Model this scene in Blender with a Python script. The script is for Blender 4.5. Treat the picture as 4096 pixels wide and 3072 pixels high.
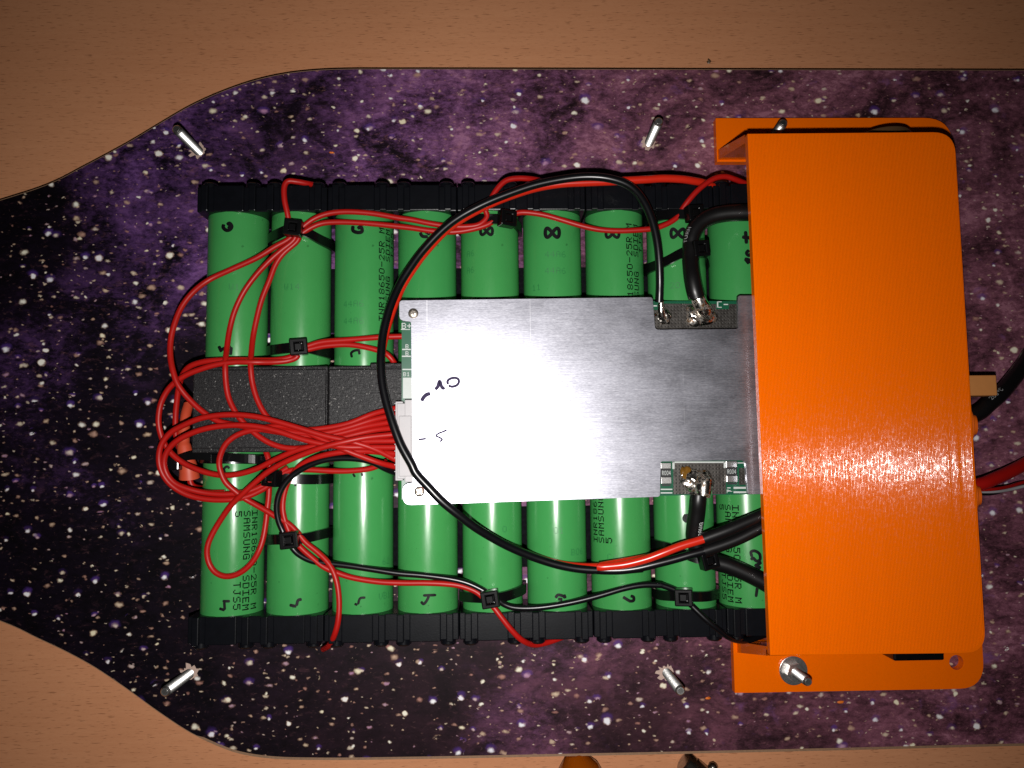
import bpy, math, random
from mathutils import Matrix, Vector
from mathutils.geometry import tessellate_polygon

for o in list(bpy.data.objects):
    bpy.data.objects.remove(o)
SC = bpy.context.scene
COL = SC.collection
MM = 0.001
rnd = random.Random(7)

# ------------------------------------------------------------------ camera
F, NU, NV, CAMH = 3078.0, 1982.0, 1785.0, 252.0       # focal length in px, nadir pixel, height in mm
_z = -Vector(((NU - 2048) / F, -(NV - 1536) / F, -1.0)).normalized()
_x = Vector((1, .011, 0)); _x = (_x - _z * _x.dot(_z)).normalized()
_y = _z.cross(_x)
ROT = Matrix((_x, _y, _z))
cd = bpy.data.cameras.new('camera'); cam = bpy.data.objects.new('camera', cd); COL.objects.link(cam)
cam.matrix_world = Matrix.Translation((0, 0, CAMH * MM)) @ ROT.to_4x4()
cd.sensor_fit = 'HORIZONTAL'; cd.sensor_width = 36.0; cd.lens = 36.0 * F / 4096
cd.clip_start = 0.01; cd.clip_end = 20
SC.camera = cam
# ------------------------------------------------------------------ light: a dark room, one phone flash beside the lens
w = bpy.data.worlds.new('World'); SC.world = w; w.use_nodes = True
bg = w.node_tree.nodes['Background']; bg.inputs[0].default_value = (1, .86, .72, 1); bg.inputs[1].default_value = .004
ld = bpy.data.lights.new('phone_flash', 'AREA'); ld.shape = 'DISK'; ld.size = .0045
ld.energy = .335; ld.color = (1, .97, .94); ld.spread = math.radians(118)
lo = bpy.data.objects.new('phone_flash', ld); COL.objects.link(lo)
lo.matrix_world = Matrix.Translation((-1.5 * MM, -15 * MM, (CAMH + 1) * MM)) @ ROT.to_4x4() @ Matrix.Rotation(math.radians(-3), 4, 'X') @ Matrix.Rotation(math.radians(3), 4, 'Y')
vs = SC.view_settings
vs.view_transform = 'Standard'; vs.look = 'None'; vs.exposure = 0; vs.gamma = 1; vs.use_curve_mapping = False
SC.render.resolution_x = 1024; SC.render.resolution_y = 768
try:
    SC.cycles.max_bounces = 6; SC.cycles.use_denoising = True; SC.cycles.sample_clamp_indirect = 4
except Exception:
    pass

def at(u, v, z):
    """photo pixel -> point (mm) at height z over the deck"""
    d = ROT @ Vector(((u - 2048) / F, -(v - 1536) / F, -1.0))
    return Vector((0, 0, CAMH)) + d * ((z - CAMH) / d.z)

# ------------------------------------------------------------------ node materials
class NT:
    def __init__(s, name):
        s.m = bpy.data.materials.new(name); s.m.use_nodes = True
        s.t = s.m.node_tree; s.b = s.t.nodes['Principled BSDF']
    def n(s, typ, ins=None, **kw):
        nd = s.t.nodes.new(typ)
        for k, v in kw.items(): setattr(nd, k, v)
        for k, v in (ins or {}).items(): s.set(nd.inputs[k], v)
        return nd
    def set(s, sock, v):
        if hasattr(v, 'is_output') or isinstance(v, bpy.types.NodeSocket): s.t.links.new(v, sock)
        elif isinstance(v, bpy.types.Node): s.t.links.new(v.outputs[0], sock)
        else:
            if sock.type == 'RGBA' and len(v) == 3: v = (*v, 1)
            sock.default_value = v
    def math(s, op, a, b=0.0, c=0.0, clamp=False):
        nd = s.t.nodes.new('ShaderNodeMath'); nd.operation = op; nd.use_clamp = clamp
        for i, v in enumerate((a, b, c)): s.set(nd.inputs[i], v)
        return nd.outputs[0]
    def mix(s, f, a, b, mode='MIX'):
        nd = s.t.nodes.new('ShaderNodeMix'); nd.data_type = 'RGBA'; nd.blend_type = mode
        s.set(nd.inputs[0], f); s.set(nd.inputs[6], a); s.set(nd.inputs[7], b)
        return nd.outputs[2]
    def ramp(s, f, stops, interp='LINEAR'):
        nd = s.t.nodes.new('ShaderNodeValToRGB'); nd.color_ramp.interpolation = interp
        el = nd.color_ramp.elements
        while len(el) < len(stops): el.new(.5)
        for e, (p, c) in zip(el, stops): e.position = p; e.color = (*c, 1) if len(c) == 3 else c
        s.set(nd.inputs[0], f); return nd.outputs[0]
    def co(s, scale=(1, 1, 1), loc=(0, 0, 0), rot=(0, 0, 0)):
        if not hasattr(s, 'tc'): s.tc = s.t.nodes.new('ShaderNodeTexCoord')
        mp = s.t.nodes.new('ShaderNodeMapping'); s.t.links.new(s.tc.outputs['Object'], mp.inputs[0])
        mp.inputs['Scale'].default_value = [k * 1000 for k in scale]; mp.inputs['Location'].default_value = loc
        mp.inputs['Rotation'].default_value = rot
        return mp.outputs[0]
    def noise(s, vec, scale, detail=3, rough=.55, dist=0.0, col=False):
        nd = s.n('ShaderNodeTexNoise', {'Vector': vec, 'Scale': scale, 'Detail': detail, 'Roughness': rough, 'Distortion': dist})
        return nd.outputs[1 if col else 0]
    def smooth(s, v, lo, hi):
        nd = s.n('ShaderNodeMapRange', {'Value': v, 'From Min': lo, 'From Max': hi}, interpolation_type='SMOOTHSTEP')
        return nd.outputs[0]
    def bump(s, h, strength, dist=.1):
        nd = s.n('ShaderNodeBump', {'Height': h, 'Strength': strength, 'Distance': dist * MM})
        s.t.links.new(nd.outputs[0], s.b.inputs['Normal'])
    def P(s, **kw):
        for k, v in kw.items(): s.set(s.b.inputs[k.replace('_', ' ')], v)
        return s.m

def plain(name, col, rough=.5, metal=0.0, var=.12, scale=.4, bump=0.0, bscale=6, **kw):
    t = NT(name); c = t.co()
    nz = t.noise(c, scale, 4)
    cc = t.mix(nz, [k * (1 - var) for k in col], [min(1, k * (1 + var)) for k in col])
    t.P(Base_Color=cc, Roughness=rough, Metallic=metal, **kw)
    if bump: t.bump(t.noise(c, bscale, 2), bump)
    return t.m

M = {}
def mat_print():
    t = NT('galaxy_print'); c = t.co((1, 1, 1))
    X = t.n('ShaderNodeSeparateXYZ', {0: c})
    x, y = X.outputs[0], X.outputs[1]
    big = t.noise(c, .016, 3, .5)
    mid = t.noise(t.co((.8, 1, 1), (7, 3, 0)), .06, 8, .68, .6)
    fine = t.noise(t.co((.55, 1, 1), (1, 9, 0), (0, 0, -.12)), .62, 6, .8, .3)
    # the artwork is near black round the nose and mauve towards the tail
    g = t.math('ADD', t.math('MULTIPLY', x, .0030), t.math('MULTIPLY', y, .0026))
    g = t.math('ADD', g, t.math('MULTIPLY', t.math('SUBTRACT', big, .5), 1.5))
    lum = t.smooth(t.math('ADD', g, .10), -.40, .42)
    tex = t.math('ADD', t.math('MULTIPLY', mid, .62), t.math('MULTIPLY', fine, .46))
    val = t.math('MULTIPLY', t.smooth(tex, .36, .74), t.math('ADD', t.math('MULTIPLY', lum, 1.05), .12))
    hue = t.smooth(t.math('ADD', x, t.math('MULTIPLY', t.math('SUBTRACT', mid, .5), 180)), -120, 90)
    violet = t.ramp(val, [(0, (.0012, .0005, .0014)), (.14, (.006, .0026, .009)), (.42, (.066, .026, .098)), (.75, (.18, .078, .26)), (1, (.34, .17, .42))])
    mauve = t.ramp(val, [(0, (.018, .007, .010)), (.2, (.050, .018, .026)), (.5, (.118, .041, .062)), (.8, (.20, .072, .108)), (1, (.31, .13, .18))])
    col = t.mix(hue, violet, mauve)
    blot = t.smooth(t.noise(t.co((.8, 1, 1), (31, 2, 0)), .13, 5, .6), .60, .74)
    col = t.mix(t.math('MULTIPLY', t.math('MULTIPLY', blot, lum), .55), col, (.22, .09, .27))
    # smears of dull red dust
    def stars(col, cell, rmin, rmax, keep, stops, seed, soft, sx=.8, halo=None, wob=1.6, amt=1.0):
        base = t.co((sx / cell, 1 / cell, 1), (seed, seed * 1.7, 0))
        wb = t.noise(t.co((.5, .5, 1), (seed, 0, 0)), 1.0, 3, col=True)
        vec = t.n('ShaderNodeVectorMath', {0: base}, operation='ADD')
        sc = t.n('ShaderNodeVectorMath', {0: wb}, operation='SCALE'); sc.inputs['Scale'].default_value = 1.5 / cell
        t.t.links.new(sc.outputs[0], vec.inputs[1])
        def layer(off):
            v2 = t.n('ShaderNodeVectorMath', {0: vec.outputs[0], 1: off}, operation='ADD')
            vo = t.n('ShaderNodeTexVoronoi', {'Vector': v2, 'Scale': 1.0}, voronoi_dimensions='2D', feature='F1')
            return vo
        vo = layer((0, 0, 0)); rs = t.n('ShaderNodeSeparateXYZ', {0: vo.outputs['Color']})
        k = t.math('GREATER_THAN', t.math('ADD', rs.outputs[0], t.math('MULTIPLY', t.math('SUBTRACT', mid, .5), .9)), 1 - keep)
        p = t.math('POWER', rs.outputs[1], 2.2)
        rad = t.math('ADD', t.math('MULTIPLY', p, rmax - rmin), rmin)
        f = t.math('DIVIDE', vo.outputs['Distance'], rad)
        m = t.math('MULTIPLY', t.math('MULTIPLY', t.smooth(f, 1.0, soft), k), amt)
        if halo:
            v2 = layer((0, halo, 0)); r2 = t.n('ShaderNodeSeparateXYZ', {0: v2.outputs['Color']})
            k2 = t.math('GREATER_THAN', t.math('ADD', r2.outputs[0], t.math('MULTIPLY', t.math('SUBTRACT', mid, .5), .9)), 1 - keep)
            p2 = t.math('ADD', t.math('MULTIPLY', t.math('POWER', r2.outputs[1], 2.2), (rmax - rmin) * 1.5), rmin * 1.5)
            h = t.math('MULTIPLY', t.smooth(t.math('DIVIDE', v2.outputs['Distance'], p2), 1.0, .3), k2)
            h = t.math('MULTIPLY', h, t.smooth(r2.outputs[2], .45, .9))
            col = t.mix(t.math('MULTIPLY', h, .6), col, (.085, .035, .24))
        sc_ = t.ramp(rs.outputs[2], stops)
        sc_ = t.mix(t.smooth(f, .45, 1.0), sc_, (.50, .22, .13))
        return t.mix(m, col, sc_)
    dim = [(0, (.10, .035, .06)), (.5, (.22, .09, .09)), (1, (.14, .05, .16))]
    gld = [(0, (.34, .15, .13)), (.4, (.60, .44, .30)), (.7, (.72, .63, .48)), (1, (.44, .22, .36))]
    wht = [(0, (.80, .72, .50)), (.35, (.90, .87, .74)), (.7, (.82, .80, .86)), (1, (.95, .95, .95))]
    dust = t.smooth(t.noise(t.co((.22, .42, 1), (12, 5, 0), (0, 0, -.2)), 1.0, 6, .72, .5), .55, .74)
    col = t.mix(t.math('MULTIPLY', t.math('MULTIPLY', dust, t.math('ADD', lum, .25)), .5), col, (.24, .095, .12))
    gr = t.smooth(t.noise(t.co((.55, .95, 1), (2, 35, 0), (0, 0, -.15)), 1.0, 4, .6, .3), .60, .74)
    col = t.mix(t.math('MULTIPLY', t.math('MULTIPLY', gr, t.math('ADD', lum, .2)), .55), col, (.40, .20, .19))
    col = stars(col, 2.1, .12, .26, .20, gld, 83.3, .1, .62, amt=.7)
    col = stars(col, 3.2, .10, .30, .32, gld, 11.3, .1, .60, amt=.85)
    col = stars(col, 6.0, .09, .21, .42, gld, 23.7, .05, .70, -.07)
    col = stars(col, 8.0, .075, .17, .55, wht, 41.9, .12, .78, -.09)
    col = stars(col, 17., .06, .09, .42, wht, 57.2, .4, .85, -.055)
    t.P(Base_Color=col, Roughness=t.math('ADD', t.math('MULTIPLY', fine, .2), .42))
    t.b.inputs['Specular IOR Level'].default_value = .13
    t.bump(t.noise(t.co((3, 3, 3)), 1.2, 2), .05)
    return t.m

def mat_wood():
    t = NT('beech_laminate')
    a = t.noise(t.co((.03, .5, 1)), 1.0, 5, .65, .3)
    b = t.noise(t.co((.28, 2.4, 1), (4, 1, 0), (0, 0, -.03)), 1.0, 2, .5)
    cl = t.noise(t.co((.01, .012, 1)), 1.0, 2)
    gn = t.noise(t.co((.6, 3, 1)), 1.0, 3, .7)
    f = t.math('ADD', t.math('ADD', t.math('MULTIPLY', a, .35), t.math('MULTIPLY', cl, .4)), t.math('MULTIPLY', gn, .25))
    col = t.ramp(f, [(.3, (.54, .225, .105)), (.7, (.67, .310, .155))])
    col = t.mix(t.math('MULTIPLY', t.smooth(b, .58, .72), .7), col, (.25, .095, .042))
    lf = t.smooth(t.noise(t.co((.22, 2.6, 1), (9, 5, 0), (0, 0, -.03)), 1.0, 2), .64, .74)
    col = t.mix(t.math('MULTIPLY', lf, .25), col, (.66, .38, .22))
    t.P(Base_Color=col, Roughness=.46)
    t.b.inputs['Specular IOR Level'].default_value = .35
    t.bump(b, .12, .1)
    return t.m

def mat_alu():
    t = NT('brushed_aluminium')
    st = t.noise(t.co((.12, 4.5, 1)), 1.0, 5, .75)
    st2 = t.noise(t.co((.5, 9, 1), (3, 0, 0)), 1.0, 3, .7)
    cl = t.noise(t.co((.03, .05, 1)), 1.0, 3)
    st3 = t.noise(t.co((1.1, 5, 1), (8, 2, 0)), 1.0, 3, .7)
    s = t.math('ADD', t.math('ADD', t.math('MULTIPLY', st, .35), t.math('MULTIPLY', st2, .3)), t.math('MULTIPLY', st3, .35))
    col = t.ramp(s, [(.34, (.19, .19, .225)), (.52, (.355, .355, .40)), (.68, (.56, .56, .61))])
    # a few long scratches running along the cells
    sc = t.smooth(t.noise(t.co((2.2, .012, 1), (5, 2, 0), (0, 0, .05)), 1.0, 2, .4), .72, .76)
    gate = t.smooth(t.noise(t.co((.05, .05, 1), (50, 0, 0)), 1.0, 1), .48, .6)
    col = t.mix(t.math('MULTIPLY', t.math('MULTIPLY', sc, gate), .5), col, (.95, .95, .98))
    rg = t.math('ADD', t.math('MULTIPLY', s, .12), t.math('ADD', t.math('MULTIPLY', t.smooth(t.noise(t.co((.06, .09, 1), (3, 7, 0)), 1.0, 5, .65), .35, .65), .07), .305))
    t.P(Base_Color=col, Metallic=1.0, Roughness=rg, Anisotropic=.06, Anisotropic_Rotation=.25)
    tg = t.n('ShaderNodeTangent', direction_type='RADIAL', axis='Y'); t.t.links.new(tg.outputs[0], t.b.inputs['Tangent'])
    t.bump(s, .16, .05)
    return t.m

def mat_orange():
    t = NT('orange_printed_plastic'); c = t.co()
    wv = t.noise(t.co((4.2, .03, 4.2)), 1.0, 2, .5)
    wv2 = t.noise(t.co((2.2, 1.5, 2.2), (5, 1, 0)), 1.0, 3, .6)
    gr = t.noise(t.co((1.2, .35, 1.2)), 1.6, 3, .7)
    cl = t.noise(t.co((.02, .008, .02)), 1.0, 3)
    ln = t.noise(t.co((.5, .006, .5), (3, 0, 0)), 1.0, 3, .6)
    col = t.mix(t.math('ADD', t.math('MULTIPLY', cl, .5), t.math('MULTIPLY', ln, .5)), (.82, .126, .0003), (.92, .156, .0006))
    t.P(Base_Color=col, Roughness=t.math('ADD', t.math('MULTIPLY', gr, .10), .07))
    gl = t.smooth(t.noise(t.co((1.3, .8, 1.3), (14, 3, 0)), 1.0, 4, .75), .46, .66)
    t.set(t.b.inputs['Specular IOR Level'], t.math('ADD', t.math('MULTIPLY', gl, .50), .07))
    t.bump(t.math('ADD', t.math('MULTIPLY', wv, .25), t.math('MULTIPLY', wv2, 1.0)), .085, .10)
    return t.m

def mat_cover():
    t = NT('charcoal_printed_plastic')
    a = t.noise(t.co((1, 1, 1)), 1.1, 4, .75)
    s = t.noise(t.co((.35, 2.2, 1), (0, 0, 0), (0, 0, .5)), 1.0, 3, .7)
    col = t.mix(a, (.006, .0057, .0065), (.018, .017, .018))
    sp = t.smooth(t.noise(t.co((1.6, 1.6, 1), (8, 3, 0)), 1.0, 2), .64, .74)
    col = t.mix(t.math('MULTIPLY', sp, .8), col, (.24, .23, .22))  # sparkle of the rough plastic, painted into the base colour as pale flecks
    t.P(Base_Color=col, Roughness=.42, Specular_IOR_Level=.28)
    t.bump(t.math('ADD', a, s), .6, .25)
    return t.m

def mat_vias():
    t = NT('tinned_pad'); c = t.co((1 / 1.02, 1 / 1.02, 1))
    vo = t.n('ShaderNodeTexVoronoi', {'Vector': c, 'Scale': 1.0, 'Randomness': 0.0}, voronoi_dimensions='2D')
    hole = t.smooth(vo.outputs['Distance'], .27, .2)
    nz = t.noise(t.co(), .5, 5, .7)
    col = t.mix(nz, (.05, .043, .038), (.16, .15, .14))
    col = t.mix(hole, col, (.01, .008, .006))
    t.P(Base_Color=col, Metallic=t.math('SUBTRACT', 1.0, hole), Roughness=t.math('ADD', t.math('MULTIPLY', nz, .3), .3))
    t.bump(t.math('SUBTRACT', nz, t.math('MULTIPLY', hole, 1.2)), .3, .15)
    return t.m

def mat_solder():
    t = NT('solder_with_flux'); c = t.co()
    a = t.noise(c, .55, 4, .65)
    fx = t.smooth(a, .50, .62)
    col = t.mix(fx, (.78, .74, .68), (.11, .055, .02))
    t.P(Base_Color=col, Metallic=t.math('SUBTRACT', 1.0, t.math('MULTIPLY', fx, .7)), Roughness=t.math('ADD', t.math('MULTIPLY', a, .25), .10))
    t.bump(t.noise(c, .9, 3, .5), .35, .3)
    return t.m

def mat_wrap():
    t = NT('green_cell_wrap'); c = t.co()
    a = t.noise(c, .10, 3); b = t.noise(t.co((1, .3, 1)), 1.5, 3)
    col = t.mix(a, (.037, .238, .061), (.049, .288, .077))
    sc = t.smooth(t.noise(t.co((.6, .6, .6), (3, 8, 1)), 1.0, 1), .745, .78)
    col = t.mix(t.math('MULTIPLY', sc, .5), col, (.01, .07, .02))
    rn = t.n('ShaderNodeObjectInfo').outputs['Random']
    col = t.mix(t.math('MULTIPLY', rn, .16), col, (.07, .29, .06))
    t.P(Base_Color=col, Roughness=t.math('ADD', t.math('MULTIPLY', b, .10), t.math('ADD', t.math('MULTIPLY', rn, .06), .17)))
    t.b.inputs['Specular IOR Level'].default_value = .5
    t.bump(t.noise(t.co((1, .25, 1), (1, 4, 0)), .35, 3), .10, .3)
    return t.m

def mat_strap():
    t = NT('woven_strap')
    wv = t.n('ShaderNodeTexVoronoi', {'Vector': t.co((1.1, 1.1, 1)), 'Scale': 1.0})
    t.P(Base_Color=t.mix(wv.outputs[0], (.003, .003, .004), (.007, .007, .009)), Roughness=.9, Specular_IOR_Level=.05)
    t.bump(wv.outputs[0], .35, .2)
    return t.m

M['print'] = mat_print(); M['wood'] = mat_wood(); M['alu'] = mat_alu(); M['orange'] = mat_orange()
M['cover'] = mat_cover(); M['vias'] = mat_vias(); M['solder'] = mat_solder(); M['wrap'] = mat_wrap(); M['strap'] = mat_strap()
M['ply'] = plain('plywood_edge', (.26, .15, .085), .6, var=.35, scale=1.5)
M['holder'] = plain('black_bracket_plastic', (.003, .0034, .005), .28, var=.4, scale=.35, bump=.14, bscale=2.5, Specular_IOR_Level=.3)
M['tie'] = plain('black_nylon', (.003, .003, .0034), .22, var=.3, bump=.06, bscale=3, Specular_IOR_Level=.4)
M['red'] = plain('red_wire_insulation', (.36, .006, .004), .42, var=.12, scale=.15, bump=.06, bscale=2, Specular_IOR_Level=.32)
M['redsil'] = plain('bright_red_insulation', (.56, .018, .006), .28, var=.1, scale=.15)
M['black'] = plain('black_wire_insulation', (.003, .003, .004), .30, var=.2, scale=.3, bump=.05, bscale=2)
M['blacksil'] = plain('black_silicone', (.004, .0036, .004), .36, var=.2, scale=.3, bump=.06, bscale=2)
M['white'] = plain('white_nylon', (.40, .385, .395), .5, var=.06, bump=.08, bscale=2)
M['silk'] = plain('white_ink', (.50, .53, .51), .6, var=.08)
M['greyink'] = plain('pale_grey_ink', (.30, .30, .30), .6, var=.1)
M['pcb'] = plain('green_solder_mask', (.004, .085, .040), .34, var=.2, scale=.3)
M['ink'] = plain('black_ink', (.002, .004, .003), .7, var=.3, Specular_IOR_Level=.08)
M['faint'] = plain('worn_ink', (.020, .17, .045), .45, var=.3, scale=1.5)
M['marker'] = plain('marker_ink', (.003, .003, .004), .5, var=.4, scale=1.0, Specular_IOR_Level=.15)
M['violet'] = plain('faded_marker_ink', (.045, .035, .075), .8, var=.5, scale=2.0, Specular_IOR_Level=.08)
M['steel'] = plain('zinc_plated_steel', (.70, .69, .67), .34, 1.0, var=.35, scale=1.0, bump=.3, bscale=2)
M['darksteel'] = plain('dark_chrome', (.34, .31, .28), .27, 1.0, var=.4, scale=.6, bump=.1, bscale=2)
M['screw'] = plain('nickel_screw', (.75, .66, .56), .38, 1.0, var=.3, scale=1.2)
M['tin'] = plain('tin_termination', (.62, .61, .60), .32, 1.0, var=.2, scale=1.5, bump=.2)
M['body'] = plain('black_ceramic', (.012, .012, .014), .5)
M['paper'] = plain('torn_paper_core', (.50, .36, .30), .8, var=.3, scale=1.5, bump=.5)
M['tan'] = plain('tan_plastic', (.52, .21, .06), .5, var=.08)
M['sleeve'] = plain('coral_heat_shrink', (.52, .062, .024), .5, var=.12, scale=.2)
M['rubber'] = plain('orange_rubber', (.72, .12, .006), .4, var=.1)
M['foam'] = plain('black_foam', (.012, .012, .013), .8)
M['crumb'] = plain('orange_crumb', (.75, .17, .01), .6)
M['amber'] = NT('amber_plastic').P(Base_Color=(.36, .075, .002), Roughness=.15, Transmission_Weight=.35, IOR=1.45)
M['rim'] = plain('brown_rim', (.10, .055, .025), .35)
M['can'] = plain('cell_can_steel', (.55, .55, .55), .3, 1.0)

# ------------------------------------------------------------------ mesh helpers (all in mm)
ORG = {}
class MB:
    def __init__(s): s.v = []; s.f = []
    def add(s, vs, fs):
        b = len(s.v); s.v += [Vector(p) for p in vs]; s.f += [tuple(i + b for i in f) for f in fs]; return s
    def box(s, a, b, mtx=None):
        (x0, y0, z0), (x1, y1, z1) = a, b
        vs = [Vector((x, y, z)) for z in (z0, z1) for x, y in ((x0, y0), (x1, y0), (x1, y1), (x0, y1))]
        if mtx: vs = [mtx @ p for p in vs]
        return s.add(vs, [(3, 2, 1, 0), (4, 5, 6, 7), (0, 1, 5, 4), (1, 2, 6, 5), (2, 3, 7, 6), (3, 0, 4, 7)])
    def prism(s, outer, holes, z0, z1, mtx=None):
        loops = [outer] + list(holes); base = []; vs = []; fs = []
        for lp in loops:
            base.append(len(vs)); vs += [Vector((p[0], p[1], z0)) for p in lp] + [Vector((p[0], p[1], z1)) for p in lp]
        flat = [(k, i) for k, lp in enumerate(loops) for i in range(len(lp))]
        tris = tessellate_polygon([[Vector((p[0], p[1], 0)) for p in lp] for lp in loops])
        for t in tris:
            a, b, c = [flat[i] for i in t]
            pa, pb, pc = [Vector(loops[k][i][:2]) for k, i in (a, b, c)]
            if (pb - pa).cross(pc - pa) < 0: b, c = c, b
            top = [base[k] + len(loops[k]) + i for k, i in (a, b, c)]; bot = [base[k] + i for k, i in (a, b, c)]
            fs += [tuple(top), tuple(reversed(bot))]
        for k, lp in enumerate(loops):
            n = len(lp); ar = sum(lp[i][0] * lp[(i + 1) % n][1] - lp[(i + 1) % n][0] * lp[i][1] for i in range(n))
            flip = (ar < 0) != (k > 0)
            for i in range(n):
                j = (i + 1) % n; q = (base[k] + i, base[k] + j, base[k] + n + j, base[k] + n + i)
                fs.append(tuple(reversed(q)) if flip else q)
        if mtx: vs = [mtx @ p for p in vs]
        return s.add(vs, fs)
    def lathe(s, prof, p0, axis, seg=20, cap=True):
        """prof: list of (along, radius)"""
        ax = Vector(axis).normalized(); a = ax.orthogonal().normalized(); b = ax.cross(a); p0 = Vector(p0)
        vs = []; fs = []
        for h, r in prof:
            for k in range(seg):
                t = 2 * math.pi * k / seg; vs.append(p0 + ax * h + (a * math.cos(t) + b * math.sin(t)) * r)
        for i in range(len(prof) - 1):
            for k in range(seg):
                l = (k + 1) % seg; fs.append((i * seg + k, i * seg + l, (i + 1) * seg + l, (i + 1) * seg + k))
        if cap:
            fs.append(tuple(range(seg - 1, -1, -1))); fs.append(tuple(range((len(prof) - 1) * seg, len(prof) * seg)))
        return s.add(vs, fs)
    def tube(s, pts, r, seg=10):
        n = len(pts); T = []
        for i in range(n):
            T.append((pts[min(i + 1, n - 1)] - pts[max(i - 1, 0)]).normalized())
        N = T[0].orthogonal().normalized(); vs = []; fs = []
        for i in range(n):
            N = (N - T[i] * N.dot(T[i])).normalized(); B = T[i].cross(N)
            rr = r[i] if isinstance(r, (list, tuple)) else r
            for k in range(seg):
                t = 2 * math.pi * k / seg; vs.append(pts[i] + (N * math.cos(t) + B * math.sin(t)) * rr)
        for i in range(n - 1):
            for k in range(seg):
                l = (k + 1) % seg; fs.append((i * seg + k, i * seg + l, (i + 1) * seg + l, (i + 1) * seg + k))
        fs.append(tuple(range(seg - 1, -1, -1))); fs.append(tuple(range((n - 1) * seg, n * seg)))
        return s.add(vs, fs)
    def blob(s, c, rx, ry, rz, seed=0, amp=.15, n=20, m=12, squash=0.0):
        rg = random.Random(seed); ph = [(rg.uniform(1, 4), rg.uniform(1, 4), rg.uniform(1, 3), rg.uniform(0, 6)) for _ in range(4)]
        vs = []; fs = []
        for i in range(m + 1):
            th = math.pi * i / m
            for k in range(n):
                p = 2 * math.pi * k / n
                d = Vector((math.sin(th) * math.cos(p), math.sin(th) * math.sin(p), math.cos(th)))
                f = 1 + amp * sum(math.sin(a * d.x * 2 + b * d.y * 2 + e * d.z + q) for a, b, e, q in ph) / 2.2
                vs.append(Vector(c) + Vector((d.x * rx, d.y * ry, d.z * rz)) * f)
        for i in range(m):
            for k in range(n):
                l = (k + 1) % n; fs.append((i * n + k, (i + 1) * n + k, (i + 1) * n + l, i * n + l))
        return s.add(vs, fs)
    def build(s, name, mat, parent=None, org=None, smooth=False, bevel=0.0, label=None, seg=2):
        if parent is not None: og = ORG[parent.name]
        else:
            og = Vector(org) if org is not None else Vector((sum(p.x for p in s.v) / len(s.v), sum(p.y for p in s.v) / len(s.v), min(p.z for p in s.v)))
        me = bpy.data.meshes.new(name)
        me.from_pydata([tuple((p - og) * MM) for p in s.v], [], s.f); me.update()
        me.materials.append(M[mat] if isinstance(mat, str) else mat)
        if smooth:
            me.polygons.foreach_set('use_smooth', [True] * len(me.polygons))
            try: me.set_sharp_from_angle(angle=math.radians(40))
            except Exception: pass
        o = bpy.data.objects.new(name, me); COL.objects.link(o); ORG[o.name] = og
        if parent is not None: o.parent = parent
        else: o.location = og * MM
        if bevel:
            b = o.modifiers.new('bevel', 'BEVEL'); b.width = bevel * MM; b.segments = seg; b.limit_method = 'ANGLE'; b.angle_limit = math.radians(35)
        if label: o['label'] = label
        return o

def tag(o, label, cat, group=None, kind=None):
    o['label'] = label; o['category'] = cat
    if group: o['group'] = group
    if kind: o['kind'] = kind
    return o
def thing(name, label, cat, loc, group=None):
    o = bpy.data.objects.new(name, None); COL.objects.link(o); o.empty_display_size = .005
    o.location = Vector(loc) * MM; ORG[o.name] = Vector(loc)
    return tag(o, label, cat, group)
def cat_rom(pts, k=6):
    P = [pts[0] * 2 - pts[1]] + pts + [pts[-1] * 2 - pts[-2]]; out = []
    for i in range(1, len(P) - 2):
        a, b, c, d = P[i - 1:i + 3]
        for j in range(k):
            t = j / k
            out.append(.5 * ((2 * b) + (c - a) * t + (2 * a - 5 * b + 4 * c - d) * t * t + (3 * b - a - 3 * c + d) * t ** 3))
    out.append(pts[-1]); return out
def rrect(x0, y0, x1, y1, r, n=5):
    out = []
    for cx, cy, a in ((x1 - r, y1 - r, 0), (x0 + r, y1 - r, 90), (x0 + r, y0 + r, 180), (x1 - r, y0 + r, 270)):
        for i in range(n + 1):
            t = math.radians(a + 90 * i / n); out.append((cx + r * math.cos(t), cy + r * math.sin(t)))
    return out
def fillet(poly, radii, n=5):
    """round the corners of a polygon"""
    out = []; N = len(poly)
    for i in range(N):
        p, a, b = Vector(poly[i][:2]), Vector(poly[i - 1][:2]), Vector(poly[(i + 1) % N][:2]); r = radii[i]
        if r <= 0: out.append(p); continue
        d1, d2 = (a - p).normalized(), (b - p).normalized(); ang = d1.angle(d2); L = r / math.tan(ang / 2)
        q1, q2 = p + d1 * L, p + d2 * L
        for k in range(n + 1):
            t = k / n; out.append((q1 * (1 - t) + p * t) * (1 - t) + (p * (1 - t) + q2 * t) * t)
    return out
ring = lambda cx, cy, r, n=20: [(cx + r * math.cos(2 * math.pi * i / n), cy + r * math.sin(2 * math.pi * i / n)) for i in range(n)]

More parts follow.
